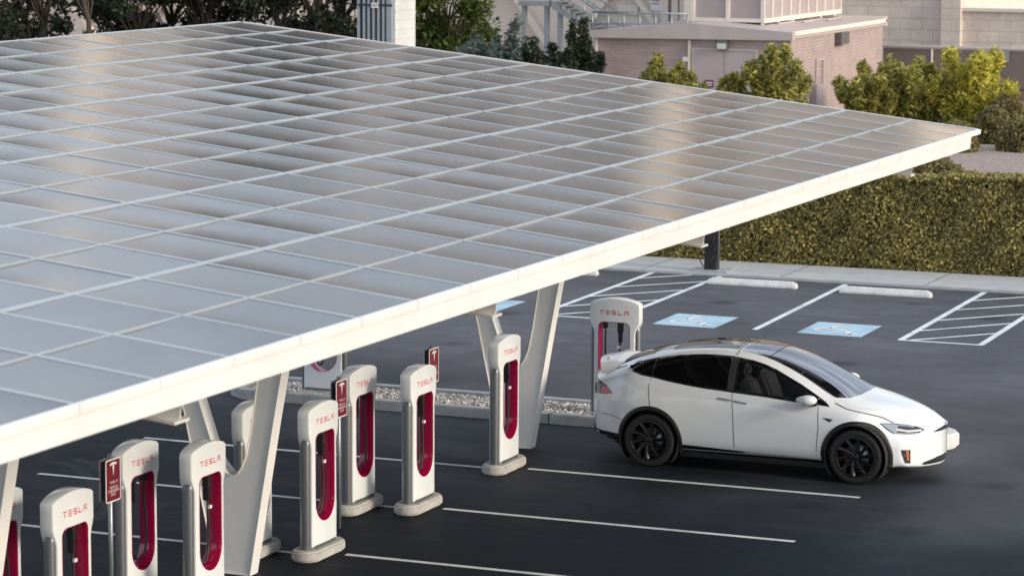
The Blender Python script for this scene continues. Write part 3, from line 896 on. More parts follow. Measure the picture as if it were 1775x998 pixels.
zt = tab([(-1.06, 1.19), (-.93, 1.255), (-.6, 1.405), (-.3, 1.515), (.2, 1.63), (.6, 1.685), (1.0, 1.708), (1.3, 1.708), (1.63, 1.675), (2.14, 1.515), (2.5, 1.345), (2.85, 1.15), (3.0, 1.11), (3.2, 1.07), (3.6, .96), (3.8, .862), (3.92, .768)])
zr = tab([(-1.06, 1.13), (-.6, 1.33), (-.37, 1.415), (.05, 1.54), (.39, 1.61), (.8, 1.65), (1.05, 1.652), (1.3, 1.62), (1.55, 1.565), (1.9, 1.43), (2.15, 1.31), (2.47, 1.125), (2.7, 1.06), (3.0, 1.035), (3.3, .985), (3.6, .90), (3.8, .81), (3.92, .735)])
wr = tab([(-1.06, .60), (-.6, .63), (-.3, .64), (.3, .65), (1., .65), (1.5, .675), (1.9, .71), (2.3, .76), (2.5, .775), (2.8, .74), (3.2, .66), (3.6, .55), (3.8, .48), (3.92, .42)])
zb = tab([(-1.06, 1.04), (-.6, 1.17), (-.37, 1.24), (0, 1.20), (.5, 1.15), (1.13, 1.10), (1.9, 1.055), (2.47, 1.0), (2.8, .965), (3.2, .905), (3.6, .81), (3.8, .73), (3.92, .67)])
wb = tab([(-1.06, .72), (-.6, .835), (-.3, .89), (.3, .93), (1., .945), (1.9, .93), (2.5, .915), (2.8, .90), (3.2, .865), (3.6, .77), (3.8, .67), (3.92, .58)])
wx = tab([(-1.06, .80), (-.6, .925), (-.3, .975), (0, 1.0), (.5, .99), (1.5, .975), (2.5, .985), (3., 1.0), (3.3, .985), (3.6, .93), (3.8, .865), (3.92, .78)])
zs = tab([(-1.06, .88), (0, .93), (1, .90), (2.5, .87), (3.2, .82), (3.6, .72), (3.92, .6)])
z0 = tab([(-1.06, .35), (-.6, .20), (0, .22), (3., .22), (3.6, .185), (3.92, .21)])
zl = tab([(-1.06, .62), (-.6, .55), (0, .52), (3., .50), (3.92, .42)])
def sst(t): t = max(0, min(1, t)); return t * t * (3 - 2 * t)
def xoffs(x, y):
    return -sst((x - 2.75) / 1.15) * .44 * (abs(y) / .85) ** 2.3 + sst((-.25 - x) / .7) * .20 * (abs(y) / .8) ** 2
XS = [-1.06, -.98, -.82, -.6, -.42, -.2, .05, .3, .55, .8, 1.05, 1.3, 1.55, 1.8, 2.05, 2.3, 2.5, 2.7, 2.9, 3.1, 3.3, 3.5, 3.66, 3.8, 3.88, 3.92]
verts, faces = [], []
def half(x):
    W, B, Rr = wx(x), wb(x), wr(x)
    pts = [(0, z0(x)), (W * .8, z0(x)), (W * .965, z0(x) + .06), (W, zl(x)), (W * .992, zs(x)), (B, zb(x)),
           ((B + Rr) / 2 + .018, (zb(x) + zr(x)) / 2), (Rr, zr(x)), (Rr * .55, zr(x) + (zt(x) - zr(x)) * .80), (0, zt(x))]
    return pts
for x in XS:
    h = half(x)
    ring = h + [(-y, z) for y, z in h[8:0:-1]]
    verts += [(x + xoffs(x, y), y, z) for y, z in ring]
NR = 18
for i in range(len(XS) - 1):
    for j in range(NR):
        a, c = i * NR + j, i * NR + (j + 1) % NR
        faces.append((a, c, c + NR, a + NR))
def cap(i, bulge, flip):
    base = i * NR; x = XS[i]; h = half(x); rows = []
    for k in range(1, 9):
        y, z = h[k]; m = []
        for q in (.5, 0, -.5):
            verts.append((x + xoffs(x, y * q) + bulge * (1 - .35 * abs(q)) * (1 if 1 < k < 8 else .6), y * q, z)); m.append(len(verts) - 1)
        rows.append([base + k] + m + [base + (NR - k)])
    ff = []
    for k in range(7):
        for q in range(4): ff.append((rows[k][q], rows[k][q + 1], rows[k + 1][q + 1], rows[k + 1][q]))
    for q in range(4):
        ff.append((rows[7][q], rows[7][q + 1], base + 9)); ff.append((rows[0][q + 1], rows[0][q], base))
    for f in ff: faces.append(f[::-1] if flip else f)
cap(len(XS) - 1, .065, False); cap(0, -.05, True)
me = bpy.data.meshes.new('body'); me.from_pydata(verts, [], faces)
bm = bmesh.new(); bm.from_mesh(me); bmesh.ops.recalc_face_normals(bm, faces=bm.faces)
cl = bm.edges.layers.float.new('crease_edge') if False else None
bm.to_mesh(me); bm.free()
tmp = bpy.data.objects.new('tmp', me); COL.objects.link(tmp)
md = tmp.modifiers.new('s', 'SUBSURF'); md.levels = 3; md.render_levels = 3
dg = bpy.context.evaluated_depsgraph_get()
body_me = bpy.data.meshes.new_from_object(tmp.evaluated_get(dg))
bpy.data.objects.remove(tmp)
BV = BVHTree.FromPolygons([v.co.copy() for v in body_me.vertices], [tuple(p.vertices) for p in body_me.polygons])
def clipx(poly, lo, hi):
    for s_, v in ((1, lo), (-1, hi)):
        out = []
        for i in range(len(poly)):
            a, c = poly[i], poly[(i + 1) % len(poly)]
            ia, ic = s_ * (a[0] - v) >= 0, s_ * (c[0] - v) >= 0
            if ia: out.append(a)
            if ia != ic:
                t = (v - a[0]) / (c[0] - a[0]); out.append((v, a[1] + t * (c[1] - a[1])))
        poly = out
    return poly
def inset(poly, d_):
    n = len(poly); area = sum(poly[i][0] * poly[(i + 1) % n][1] - poly[(i + 1) % n][0] * poly[i][1] for i in range(n))
    out = []
    for i in range(n):
        a, p, c = Vector(poly[i - 1]), Vector(poly[i]), Vector(poly[(i + 1) % n])
        t1, t2 = (p - a).normalized(), (c - p).normalized()
        n1, n2 = Vector((-t1.y, t1.x)), Vector((-t2.y, t2.x))
        if area < 0: n1, n2 = -n1, -n2
        m_ = n1 + n2
        if m_.length < 1e-5: m_ = n1
        m_.normalize(); k = max(.45, m_.dot(n1))
        out.append(tuple(p + m_ * d_ / k))
    return out
def patch(name, poly, mat, parent, mode='side', off=.003, d_=.05, holes=(), both=True, thick=None, smooth=True):
    """a panel that follows the body: polygon given in side (x,z), top (x,y) or front (y,z) view"""
    vs2, fs2, _ = cdt(poly, holes, d_)
    obs_ = []
    for s_ in ((-1, 1) if both else (-1,)):
        vv = []; bad = set()
        for i, (a, c) in enumerate(vs2):
            if mode == 'side': o_, d3 = Vector((a, 2 * s_, c)), Vector((0, -s_, 0))
            elif mode == 'top': o_, d3 = Vector((a, c * -s_ if both else c, 3)), Vector((0, 0, -1))
            elif mode == 'front': o_, d3 = Vector((6, a, c)), Vector((-1, 0, 0))
            else: o_, d3 = Vector((-4, a, c)), Vector((1, 0, 0))
            h = BV.ray_cast(o_, d3)
            if h[0] is None:
                h = BV.find_nearest(o_ + d3 * 1.2)
            nrm = h[1] if h[1].dot(d3) < 0 else -h[1]
            vv.append(h[0] + nrm * off)
        mb = MB(); mb.add(vv, fs2)
        me_ = mb.mesh(name); bm_ = bmesh.new(); bm_.from_mesh(me_); bmesh.ops.recalc_face_normals(bm_, faces=bm_.faces)
        bm_.faces.ensure_lookup_table()
        ref = {'side': Vector((0, s_, 0)), 'top': Vector((0, 0, 1)), 'front': Vector((1, 0, 0)), 'rear': Vector((-1, 0, 0))}[mode]
        if sum(f.normal.dot(ref) for f in bm_.faces) < 0: bmesh.ops.reverse_faces(bm_, faces=bm_.faces)
        if thick:
            r_ = bmesh.ops.extrude_face_region(bm_, geom=list(bm_.faces))
        bm_.to_mesh(me_); bm_.free()
        obs_.append(link(name, me_, mat, parent, smooth=smooth))
    return obs_
def ribbon(pts, wd):
    """polyline to a thin closed polygon"""
    L_, R_ = [], []
    for i, p in enumerate(pts):
        a, c = Vector(pts[max(0, i - 1)]), Vector(pts[min(len(pts) - 1, i + 1)])
        t = (c - a).normalized(); nn = Vector((-t.y, t.x)) * wd / 2
        L_.append(tuple(Vector(p) + nn)); R_.append(tuple(Vector(p) - nn))
    return L_ + R_[::-1]

DLO = [(-.455, 1.355), (-.34, 1.304), (-.148, 1.259), (.012, 1.245), (.221, 1.212), (.514, 1.176), (.777, 1.15), (1.082, 1.131), (1.289, 1.115), (1.693, 1.09), (2.015, 1.06), (2.40, 1.035), (2.575, 1.016),
       (2.50, 1.075), (2.32, 1.175), (2.135, 1.275), (1.95, 1.36), (1.752, 1.45), (1.58, 1.508), (1.413, 1.549), (1.117, 1.587), (.892, 1.592), (.70, 1.586), (.511, 1.572), (.322, 1.549), (.033, 1.497), (-.258, 1.426), (-.40, 1.378)]
GL = inset(DLO, .022)
WIND = [(2.60, -.70), (2.775, -.585), (2.87, -.35), (2.895, 0), (2.87, .35), (2.775, .585), (2.60, .70), (2.3, .655), (2.0, .612), (1.7, .575), (1.4, .545), (1.2, .53), (1.2, -.53), (1.4, -.545), (1.7, -.575), (2.0, -.612), (2.3, -.655)]
FRONTW = clipx(GL, 1.215, 2.36)
# body shell: openings behind the clear glass, arches cut out
bm = bmesh.new(); bm.from_mesh(body_me)
fw_in, wi_in = inset(FRONTW, .02), inset(WIND, .03)
def above_side(c): return c.z > 1.02 and abs(c.y) > .5
kill = []
for f in bm.faces:
    c = f.calc_center_median()
    if above_side(c) and inside((c.x, c.z), fw_in) and abs(f.normal.y) > .35: kill.append(f)
    elif c.z > .9 and f.normal.z > .15 and inside((c.x, c.y), wi_in) and c.x > 1.3: kill.append(f)
    else:
        for ax in (0, 2.965):
            if math.hypot(c.x - ax, c.z - .37) < .425 and abs(c.y) > .55 and True: kill.append(f); break
            if abs(c.x - ax) < .43 and c.z < .37 and abs(c.y) > .55: kill.append(f); break
bmesh.ops.delete(bm, geom=list(set(kill)), context='FACES')
# snap the ragged arch edge to a circle
for v in bm.verts:
    if any(e.is_boundary for e in v.link_edges) and v.co.z < .95 and abs(v.co.y) > .5:
        for ax in (0, 2.965):
            if v.co.z < .37:
                if abs(v.co.x - ax) < .52: v.co.x = ax + math.copysign(.432, v.co.x - ax)
                continue
            d_ = Vector((v.co.x - ax, v.co.z - .37))
            if d_.length < .5: d_ = d_.normalized() * .432; v.co.x = ax + d_.x; v.co.z = .37 + d_.y
bm.to_mesh(body_me); bm.free()
body = link('body', body_me, M['car_white'], car, smooth=True)
# wheel wells
for ax in (0, 2.965):
    for s_ in (-1, 1):
        mb = MB(); n = 20
        vv = []
        for k in range(n + 1):
            a = R(-40 + 260 * k / n)
            vv += [(ax + .43 * math.cos(a), s_ * .985, .37 + .43 * math.sin(a)), (ax + .43 * math.cos(a), s_ * .5, .37 + .43 * math.sin(a))]
        mb.add(vv, [(2 * k, 2 * k + 2, 2 * k + 3, 2 * k + 1) for k in range(n)] + [tuple(2 * k + 1 for k in range(n + 1))])
        mb.build('wheel_well', M['interior'], car)
# black arch trims and lower cladding
for s_ in (-1, 1):
    for ax, a0, a1 in ((0, -16, 196), (2.965, -16, 196)):
        mb = MB(); n = 30; vv = []
        for k in range(n + 1):
            a = R(a0 + (a1 - a0) * k / n)
            for r_, y in ((.425, .90), (.425, 1.0), (.436, 1.006), (.485, 1.003), (.492, .93)):
                # follow the body's side
                x, z_ = ax + r_ * math.cos(a), .37 + r_ * math.sin(a)
                h = BV.ray_cast(Vector((x, 2 * s_, max(.3, z_))), Vector((0, -s_, 0)))
                yb_ = abs(h[0].y) if h[0] else .9
                yy = {.90: min(yb_, .95) - .06, 1.0: yb_ + .004, 1.006: yb_ + .010, 1.003: yb_ + .009, .93: yb_ - .008}[y]
                vv.append((x, s_ * yy, z_))
        mb.add(vv, [(k * 5 + j, k * 5 + 5 + j, k * 5 + 6 + j, k * 5 + j + 1) for k in range(n) for j in range(4)])
        mb.build('arch_trim', M['car_black'], car, smooth=True)
patch('sill_cladding', [(.44, .355), (1.25, .325), (2.55, .275), (2.55, .215), (.44, .20)], M['car_black'], car, 'side', .006)
mb = MB(); mb.box(.4, 2.6, -.90, .90, .17, .24); mb.build('underbody', M['car_black'], car, bevel=.03)
patch('rear_cladding', [(-1.2, .50), (-.75, .43), (-.44, .42), (-.40, .26), (-.8, .18), (-1.2, .30)], M['car_black'], car, 'side', .004)
patch('front_lip', [(3.36, .225), (3.6, .205), (3.9, .225), (3.95, .17), (3.4, .16)], M['car_black'], car, 'side', .006)
patch('rear_cladding', [(-.75, .42), (.75, .42), (.72, .24), (-.72, .24)], M['car_black'], car, 'rear', .004, both=False)
# glass
patch('window_trim', DLO, M['chrome'], car, 'side', .0025, holes=[inset(FRONTW, .012)])
patch('side_window', clipx(GL, -1, -.012), M['car_glass'], car, 'side', .006)
patch('side_window', clipx(GL, .008, 1.10), M['car_glass'], car, 'side', .006)
patch('window_pillar', clipx(GL, 1.108, 1.207), M['gap'], car, 'side', .0055)
patch('side_window', FRONTW, M['tint_glass'], car, 'side', .006)
patch('side_window', clipx(GL, 2.368, 2.9), M['car_glass'], car, 'side', .006)
patch('windscreen', WIND, M['screen_glass'], car, 'top', .004, both=False, d_=.06)
patch('roof_glass', [(.16, .09), (1.14, .08), (1.14, .50), (.8, .505), (.4, .49), (.16, .46)], M['roof_glass'], car, 'top', .004, d_=.07)
patch('roof_spine', [(.0, -.075), (1.185, -.07), (1.185, .07), (.0, .075)], M['car_black'], car, 'top', .003, both=False)
patch('rear_window', [(-.84, -.50), (-.5, -.505), (-.1, -.49), (-.06, 0), (-.1, .49), (-.5, .505), (-.84, .50), (-.9, 0)], M['roof_glass'], car, 'top', .005, both=False, d_=.06)
# panel gaps
for nm, pts in (('door_gap', [(1.19, 1.12), (1.222, .746), (1.244, .30)]), ('door_gap', [(2.416, 1.025), (2.44, .742), (2.405, .262)]),
                ('door_gap', [(-.012, 1.24), (-.03, 1.134), (-.012, .97), (.012, .86)]), ('bonnet_gap', [(2.62, 1.06), (2.80, .998), (3.05, .95), (3.25, .90), (3.41, .829)]),
                ('bumper_gap', [(-.9, .70), (-.55, .66), (-.42, .63)]), ('tailgate_gap', [(-.93, 1.2), (-.73, 1.245), (-.455, 1.352)])):
    patch(nm, ribbon(pts, .009), M['gap'], car, 'side', .002, d_=.08)
patch('roof_gap', ribbon([(1.155, -.64), (1.165, -.55), (1.17, 0), (1.165, .55), (1.155, .64)], .012), M['gap'], car, 'top', .0045, both=False, d_=.08)
patch('roof_gap', ribbon([(1.60, -.555), (1.64, -.35), (1.66, 0), (1.64, .35), (1.60, .555)], .012), M['gap'], car, 'top', .0052, both=False, d_=.08)
# handles (dark flush bars), vents
for a, c in (((.985, 1.035), (1.18, 1.016)), ((1.215, 1.011), (1.41, .986))):
    patch('door_handle', ribbon([a, ((a[0] + c[0]) / 2, (a[1] + c[1]) / 2), c], .026), M['galvanised'], car, 'side', .008, d_=.1)
patch('side_vent', [(2.492, .878), (2.60, .868), (2.645, .862), (2.60, .822)], M['gap'], car, 'side', .004)
patch('side_vent_badge', [(2.575, .858), (2.64, .858), (2.607, .838)], M['chrome'], car, 'side', .007)
# lamps
HEAD = [(3.247, .827), (3.339, .754), (3.425, .70), (3.582, .682), (3.731, .682), (3.788, .732), (3.696, .77), (3.579, .799), (3.424, .821)]
M['lamp_body'] = simple('lamp_body', (.42, .45, .48), .08, metal=.5, coat=.8)
M['lamp_dark'] = simple('lamp_dark', (.04, .04, .045), .1, coat=.6)
M['amber'] = simple('amber', (.55, .15, .04), .3); M['caliper'] = simple('caliper', (.06, .004, .004), .4)
M['red_lens'] = simple('red_lens', (.55, .004, .01), .15, coat=.8)
for o_ in patch('headlight', HEAD, M['lamp_dark'], car, 'side', .004, d_=.03):
    s_ = -1 if o_.data.vertices[0].co.y < 0 else 1
    hid = inset(HEAD, .010)
    keep = patch('reflector', clipx(hid, 3.0, 3.47), M['lamp_body'], o_, 'side', .007, d_=.03)
    kp2 = patch('light_bar', ribbon([(3.46, .745), (3.60, .718), (3.755, .722)], .026), M['stop_white'], o_, 'side', .008, d_=.03)
    kp3 = patch('reflector', ribbon([(3.44, .706), (3.58, .690), (3.725, .690)], .012), M['lamp_body'], o_, 'side', .008, d_=.03)
    kp4 = patch('reflector', ribbon([(3.47, .80), (3.57, .785), (3.66, .768)], .020), M['lamp_body'], o_, 'side', .008, d_=.03)
    for pr in (keep, kp2, kp3, kp4):
        for q in pr:
            if (q.data.vertices[0].co.y < 0) != (s_ < 0): bpy.data.objects.remove(q)
for o_ in patch('fog_lamp', [(3.542, .483), (3.65, .474), (3.652, .29), (3.593, .300)], M['lamp_dark'], car, 'side', .005, d_=.03):
    s_ = -1 if o_.data.vertices[0].co.y < 0 else 1
    pr = patch('indicator', [(3.598, .474), (3.628, .472), (3.636, .33), (3.616, .335)], M['amber'], o_, 'side', .008, d_=.03)
    p2 = patch('divider', ribbon([(3.56, .405), (3.645, .403)], .008), M['chrome'], o_, 'side', .009, d_=.03)
    for q in pr + p2:
        if (q.data.vertices[0].co.y < 0) != (s_ < 0): bpy.data.objects.remove(q)
for o_ in patch('tail_lamp', [(-.955, 1.145), (-.86, 1.12), (-.729, 1.078), (-.588, .972), (-.718, .950), (-.90, .945), (-1.0, .95)], M['lamp_dark'], car, 'side', .004, d_=.04):
    s_ = -1 if o_.data.vertices[0].co.y < 0 else 1
    pr = patch('red_lens', [(-.78, 1.06), (-.70, 1.05), (-.595, .974), (-.70, .952), (-.79, .953)], M['red_lens'], o_, 'side', .007, d_=.03)
    for q in pr:
        if (q.data.vertices[0].co.y < 0) != (s_ < 0): bpy.data.objects.remove(q)
gr = patch('grille', [(-.37, .684), (-.25, .683), (-.1, .685), (.1, .685), (.25, .683), (.37, .684), (.25, .722), (.12, .742), (-.12, .742), (-.25, .722)], M['lamp_dark'], car, 'front', .004, both=False, d_=.03)[0]
patch('emblem', [(u * .11, .70 + v * .12) for u, v in EMBLEM], M['chrome'], gr, 'front', .012, both=False, d_=.03)
patch('lower_intake', [(-.60, .222), (-.48, .29), (-.25, .335), (0, .345), (.25, .335), (.48, .29), (.60, .222), (.3, .205), (0, .20), (-.3, .205)], M['lamp_dark'], car, 'front', .004, both=False, d_=.05)
# spoiler lifted above the tail
mb = MB(); n = 14; vv = []
for k in range(n + 1):
    y = -.60 + 1.2 * k / n; e = (y / .60) ** 2
    xr, xf = -1.02 + .16 * e, -.62 + .10 * e
    zz = 1.415 - .055 * e - .11 * e ** 3
    vv += [(xf, y, zz), (xf - .14, y, zz + .012), (xr, y, zz - .035), (xr, y, zz - .058), (xf - .12, y, zz - .022), (xf + .02, y, zz - .018)]
mb.add(vv, [(k * 6 + j, k * 6 + (j + 1) % 6, (k + 1) * 6 + (j + 1) % 6, (k + 1) * 6 + j) for k in range(n) for j in range(6)] + [tuple(range(6))[::-1], tuple(n * 6 + j for j in range(6))])
for yy in (-.36, .36): mb.box(-.86, -.80, yy - .03, yy + .03, 1.22, 1.40)
mb.build('spoiler', M['car_white'], car, auto=50)
# mirrors
for s_ in (-1, 1):
    mb = MB(); vv = []; na, nb_ = 14, 8
    for i in range(nb_ + 1):
        t = i / nb_; rr_ = math.sin(math.pi * min(1, .02 + t * .98) ** .8) if i not in (0, nb_) else .02
        x = 2.13 + .30 * t
        sc_ = (1 - (1 - t) ** 2.5) ** .5 if t < .5 else (1 - (2 * t - 1) ** 2.6 * .9) ** .5
        for k in range(na):
            a = 2 * math.pi * k / na
            sx = math.copysign(abs(math.cos(a)) ** .8, math.cos(a)); sz = math.copysign(abs(math.sin(a)) ** .8, math.sin(a))
            vv.append((x, s_ * (1.04 + .105 * sc_ * sx), 1.115 + .068 * sc_ * sz + .02 * (1 - t) * 0))
    mb.add(vv, [(i * na + k, i * na + (k + 1) % na, (i + 1) * na + (k + 1) % na, (i + 1) * na + k) for i in range(nb_) for k in range(na)] + [tuple(range(na))[::-1], tuple(nb_ * na + k for k in range(na))])
    mir = mb.build('mirror', M['car_white'], car, smooth=True)
    mb = MB(); mb.box(2.22, 2.42, min(s_ * .86, s_ * 1.03), max(s_ * .86, s_ * 1.03), 1.035, 1.06); mb.build('mirror_arm', M['car_black'], mir, bevel=.01)
# interior
mb = MB(); mb.box(-.6, 2.75, -.86, .86, .3, .5); mb.box(2.25, 2.72, -.78, .78, .5, .98); mb.box(.0, 1.0, -.8, .8, .5, 1.0)
mb.build('cabin', M['interior'], car, bevel=.06)
for s_ in (-1, 1):
    mb = MB()
    mb.prism([(1.25, .55), (1.80, .55), (1.82, .72), (1.5, .70), (1.40, 1.0), (1.28, 1.26), (1.16, 1.26), (1.18, .9)], s_ * .40 - .25, s_ * .40 + .25, 'y')
    mb.prism([(1.17, 1.27), (1.27, 1.27), (1.27, 1.45), (1.17, 1.46)], s_ * .40 - .13, s_ * .40 + .13, 'y')
    mb.build('seat', M['seat'], car, bevel=.045, seg=3, auto=50)
mb = MB(); c_ = Vector((2.05, .40, .98)); q = Matrix.Translation(c_) @ Matrix.Rotation(R(-65), 4, 'Y')
mb.tube([q @ Vector((.17 * math.cos(a), .17 * math.sin(a), 0)) for a in [2 * math.pi * k / 20 for k in range(20)]], .016, 6, closed=True)
mb.tube([q @ Vector((-.16, 0, 0)), q @ Vector((.16, 0, 0))], .02, 6); mb.build('steering_wheel', M['interior'], car, smooth=True)
# wheels
def make_wheel(ax, s_):
    wheel = empty('wheel', (ax, s_ * .865, .37)); wheel.parent = car
    if s_ < 0: wheel.rotation_euler = (0, 0, 0)
    f = -1 if s_ < 0 else 1
    ty = MB(); ty.lathe([(.265, .11 * f), (.30, .118 * f), (.345, .125 * f), (.362, .112 * f), (.371, .08 * f), (.373, 0), (.371, -.08 * f), (.36, -.115 * f), (.30, -.125 * f), (.26, -.12 * f)], 48, 'y')
    ty.build('tyre', M['tyre'], wheel, smooth=True)
    rim = MB()
    rim.lathe([(.268, -.11 * f), (.255, -.05 * f), (.252, .06 * f), (.262, .098 * f), (.279, .112 * f), (.279, .118 * f), (.262, .121 * f), (.252, .10 * f)], 48, 'y')
    for k in range(10):
        a = 2 * math.pi * k / 10
        vv = []
        for r_, w_, yy, tw in ((.045, .022, .075, 0), (.11, .020, .085, .06), (.18, .024, .095, .13), (.258, .036, .104, .22)):
            ca, sa = math.cos(a + tw), math.sin(a + tw)
            for dw, dy in ((-w_, .0), (w_ * .3, .012), (w_, -.008), (w_, -.035), (-w_, -.03)):
                vv.append((r_ * ca - dw * sa, f * (yy + dy), r_ * sa + dw * ca))
        rim.add(vv, [(i * 5 + j, i * 5 + (j + 1) % 5, i * 5 + 5 + (j + 1) % 5, i * 5 + 5 + j) for i in range(3) for j in range(5)])
    rim.lathe([(.0, .092 * f), (.035, .09 * f), (.055, .078 * f), (.06, .05 * f), (.06, .0)], 24, 'y')
    rim.build('rim', M['rim'], wheel, auto=40)
    br = MB(); br.lathe([(.06, .01 * f), (.175, .01 * f), (.175, -.02 * f)], 32, 'y'); br.build('brake_disc', M['galvanised'], wheel, smooth=True)
    cb = MB(); cb.prism(arc(0, 0, .185, 150, 210, 8) + arc(0, 0, .105, 210, 150, 8), -.02 if f > 0 else -.035, .035 if f > 0 else .02, 'y'); cb.build('brake_caliper', M['caliper'], wheel)
for ax in (0, 2.965):
    for s_ in (-1, 1): make_wheel(ax, s_)

# ------------------------------------------------------------------ surroundings
def at(px, py, Y):
    """the point of the plane y = Y seen at photo pixel px, py (used once to survey real positions)"""
    d_ = fw * 5072.52 + rr * (px - 887.5) - uu * (py - 499)
    return C0 + d_ * ((Y - C0.y) / d_.y)

def leaf_cloud(mb, rnd, centers, n, size, flat=.0, elong=1.6):
    """n leaf faces (bent pairs of triangles) spread round weighted centres (x,y,z,rx,rz)"""
    for _ in range(n):
        c = rnd.choice(centers)
        while True:
            p = Vector((rnd.uniform(-1, 1), rnd.uniform(-1, 1), rnd.uniform(-1, 1)))
            if .15 < p.length < 1: break
        p = p * (.55 + .45 * rnd.random()) if rnd.random() < .5 else p
        q = Vector((c[0] + p.x * c[3], c[1] + p.y * c[3], c[2] + p.z * c[4]))
        s = size * rnd.uniform(.6, 1.35)
        a = Vector((rnd.gauss(0, 1), rnd.gauss(0, 1), rnd.gauss(0, .7))).normalized()
        t = a.cross(Vector((rnd.gauss(0, 1), rnd.gauss(0, 1), rnd.gauss(0, 1)))).normalized()
        nrm = a.cross(t)
        mb.add([q - a * s * .5 * elong, q + t * s * .32 + nrm * s * .05, q + a * s * .5 * elong, q - t * s * .32 + nrm * s * .05], [(0, 1, 2, 3)])

def limb_path(rnd, p, q, n=6, w_=.12):
    p, q = Vector(p), Vector(q); L_ = (q - p).length
    return [p.lerp(q, k / n) + Vector((rnd.gauss(0, 1), rnd.gauss(0, 1), rnd.gauss(0, .4))) * w_ * L_ * .2 * (1 if 0 < k < n else 0) for k in range(n + 1)]

def tree(x, y, z, h, r, zc, tr, label, mat, nl=5000, leaf=.17, seed=1, lean=(0, 0), group='dark trees behind the canopy', low=1.0, name='tree', clumps=26, trunk_mat=None):
    rnd = random.Random(seed)
    root = empty(name, (x, y, z)); tag(root, label, 'tree', group)
    mb = MB()
    top = Vector((lean[0], lean[1], h * .8))
    path = limb_path(rnd, (0, 0, -.2), top, 9, .10)
    mb.tube(path, [tr * (1 - .75 * k / 9) for k in range(10)], 10)
    mb.build('trunk', trunk_mat or M['bark'], root, smooth=True)
    cs = []; lb = MB()
    for k in range(clumps):
        t = rnd.random() ** low
        zz = zc + (h - zc) * t
        a = rnd.uniform(0, 6.28)
        prof = math.sin(math.pi * min(.97, .16 + .80 * t)) ** .7
        d_ = r * prof * (.25 + .75 * math.sqrt(rnd.random()))
        c = Vector((lean[0] * zz / h + d_ * math.cos(a), lean[1] * zz / h + d_ * math.sin(a), zz))
        s = r * rnd.uniform(.20, .42)
        cs.append((c.x, c.y, c.z, s, s * rnd.uniform(.55, .9)))
        st_ = path[max(1, min(8, int(zz / h * 9 * .75)))]
        lb.tube(limb_path(rnd, st_, c, 5), [tr * .34, tr * .28, tr * .22, tr * .16, tr * .1, tr * .05], 5)
    lb.build('branches', trunk_mat or M['bark'], root, smooth=True)
    mb = MB(); leaf_cloud(mb, rnd, cs, nl, leaf)
    mb.build('crown', mat, root, fix=False)
    return root

def shrub(x, y, z, h, r, label, mat, n=2600, leaf=.10, seed=1, group=None, stems=9, name='shrub', upright=.5, elong=1.8, cat='shrub', flowers=None):
    rnd = random.Random(seed)
    root = empty(name, (x, y, z)); tag(root, label, cat, group)
    cs = []; lb = MB()
    for k in range(stems):
        a = 6.28 * k / stems + rnd.uniform(-.4, .4); rd = r * math.sqrt(rnd.uniform(.02, 1))
        hh = h * (1 - .45 * (rd / r) ** 2) * rnd.uniform(.72, 1.05)
        tip = Vector((rd * math.cos(a), rd * math.sin(a), hh))
        basep = Vector((rd * .25 * math.cos(a), rd * .25 * math.sin(a), 0))
        lb.tube(limb_path(rnd, basep, tip, 5), [.03, .026, .022, .017, .012, .006], 5)
        m_ = max(3, int(hh / (r * .35)))
        for j in range(m_):
            t = .12 + .88 * j / (m_ - 1)
            p = basep.lerp(tip, t); s = r * rnd.uniform(.27, .44) * (1.15 - .5 * t)
            cs.append((p.x + rnd.gauss(0, .05), p.y + rnd.gauss(0, .05), p.z, s, s * (1 + upright)))
    lb.build('stems', M['bark'], root, smooth=True)
    mb = MB(); leaf_cloud(mb, rnd, cs, n, leaf, elong=elong)
    mb.build('foliage', mat, root, fix=False)
    if flowers:
        mb = MB(); leaf_cloud(mb, rnd, cs, flowers, leaf * .8, elong=1.1); mb.build('blossom', M['flower'], root, fix=False)
    return root

def mound(x, y, z, r, h, label, mat, n=3500, leaf=.055, seed=1, group='clipped round bushes on the gravel', name='bush'):
    """clipped round bush: dark core with a skin of leaves"""
    rnd = random.Random(seed)
    root = empty(name, (x, y, z)); tag(root, label, 'bush', group)
    mb = MB(); na, nb_ = 18, 8; vv = []
    for i in range(nb_ + 1):
        f_ = math.pi / 2 * i / nb_
        for k in range(na):
            a = 6.283 * k / na; q = 1 + rnd.uniform(-.07, .07)
            vv.append((r * .9 * q * math.cos(f_) * math.cos(a), r * .9 * q * math.cos(f_) * math.sin(a), h * .9 * q * math.sin(f_) - .03))
    mb.add(vv, [(i * na + k, i * na + (k + 1) % na, (i + 1) * na + (k + 1) % na, (i + 1) * na + k) for i in range(nb_) for k in range(na)])
    mb.build('core', M['hedge_core'], root, smooth=True)
    mb = MB()
    for _ in range(n):
        a = rnd.uniform(0, 6.283); f_ = math.asin(rnd.random()); q = rnd.gauss(1, .05)
        p = Vector((r * q * math.cos(f_) * math.cos(a), r * q * math.cos(f_) * math.sin(a), h * q * math.sin(f_)))
        u_ = Vector((rnd.gauss(0, 1), rnd.gauss(0, 1), rnd.gauss(0, 1))).normalized(); t = u_.cross(Vector((rnd.gauss(0, 1), rnd.gauss(0, 1), rnd.gauss(0, 1)))).normalized()
        s = leaf * rnd.uniform(.6, 1.4)
        mb.add([p - u_ * s, p + t * s * .6, p + u_ * s, p - t * s * .6], [(0, 1, 2, 3)])
    mb.build('foliage', mat, root, fix=False)
    return root

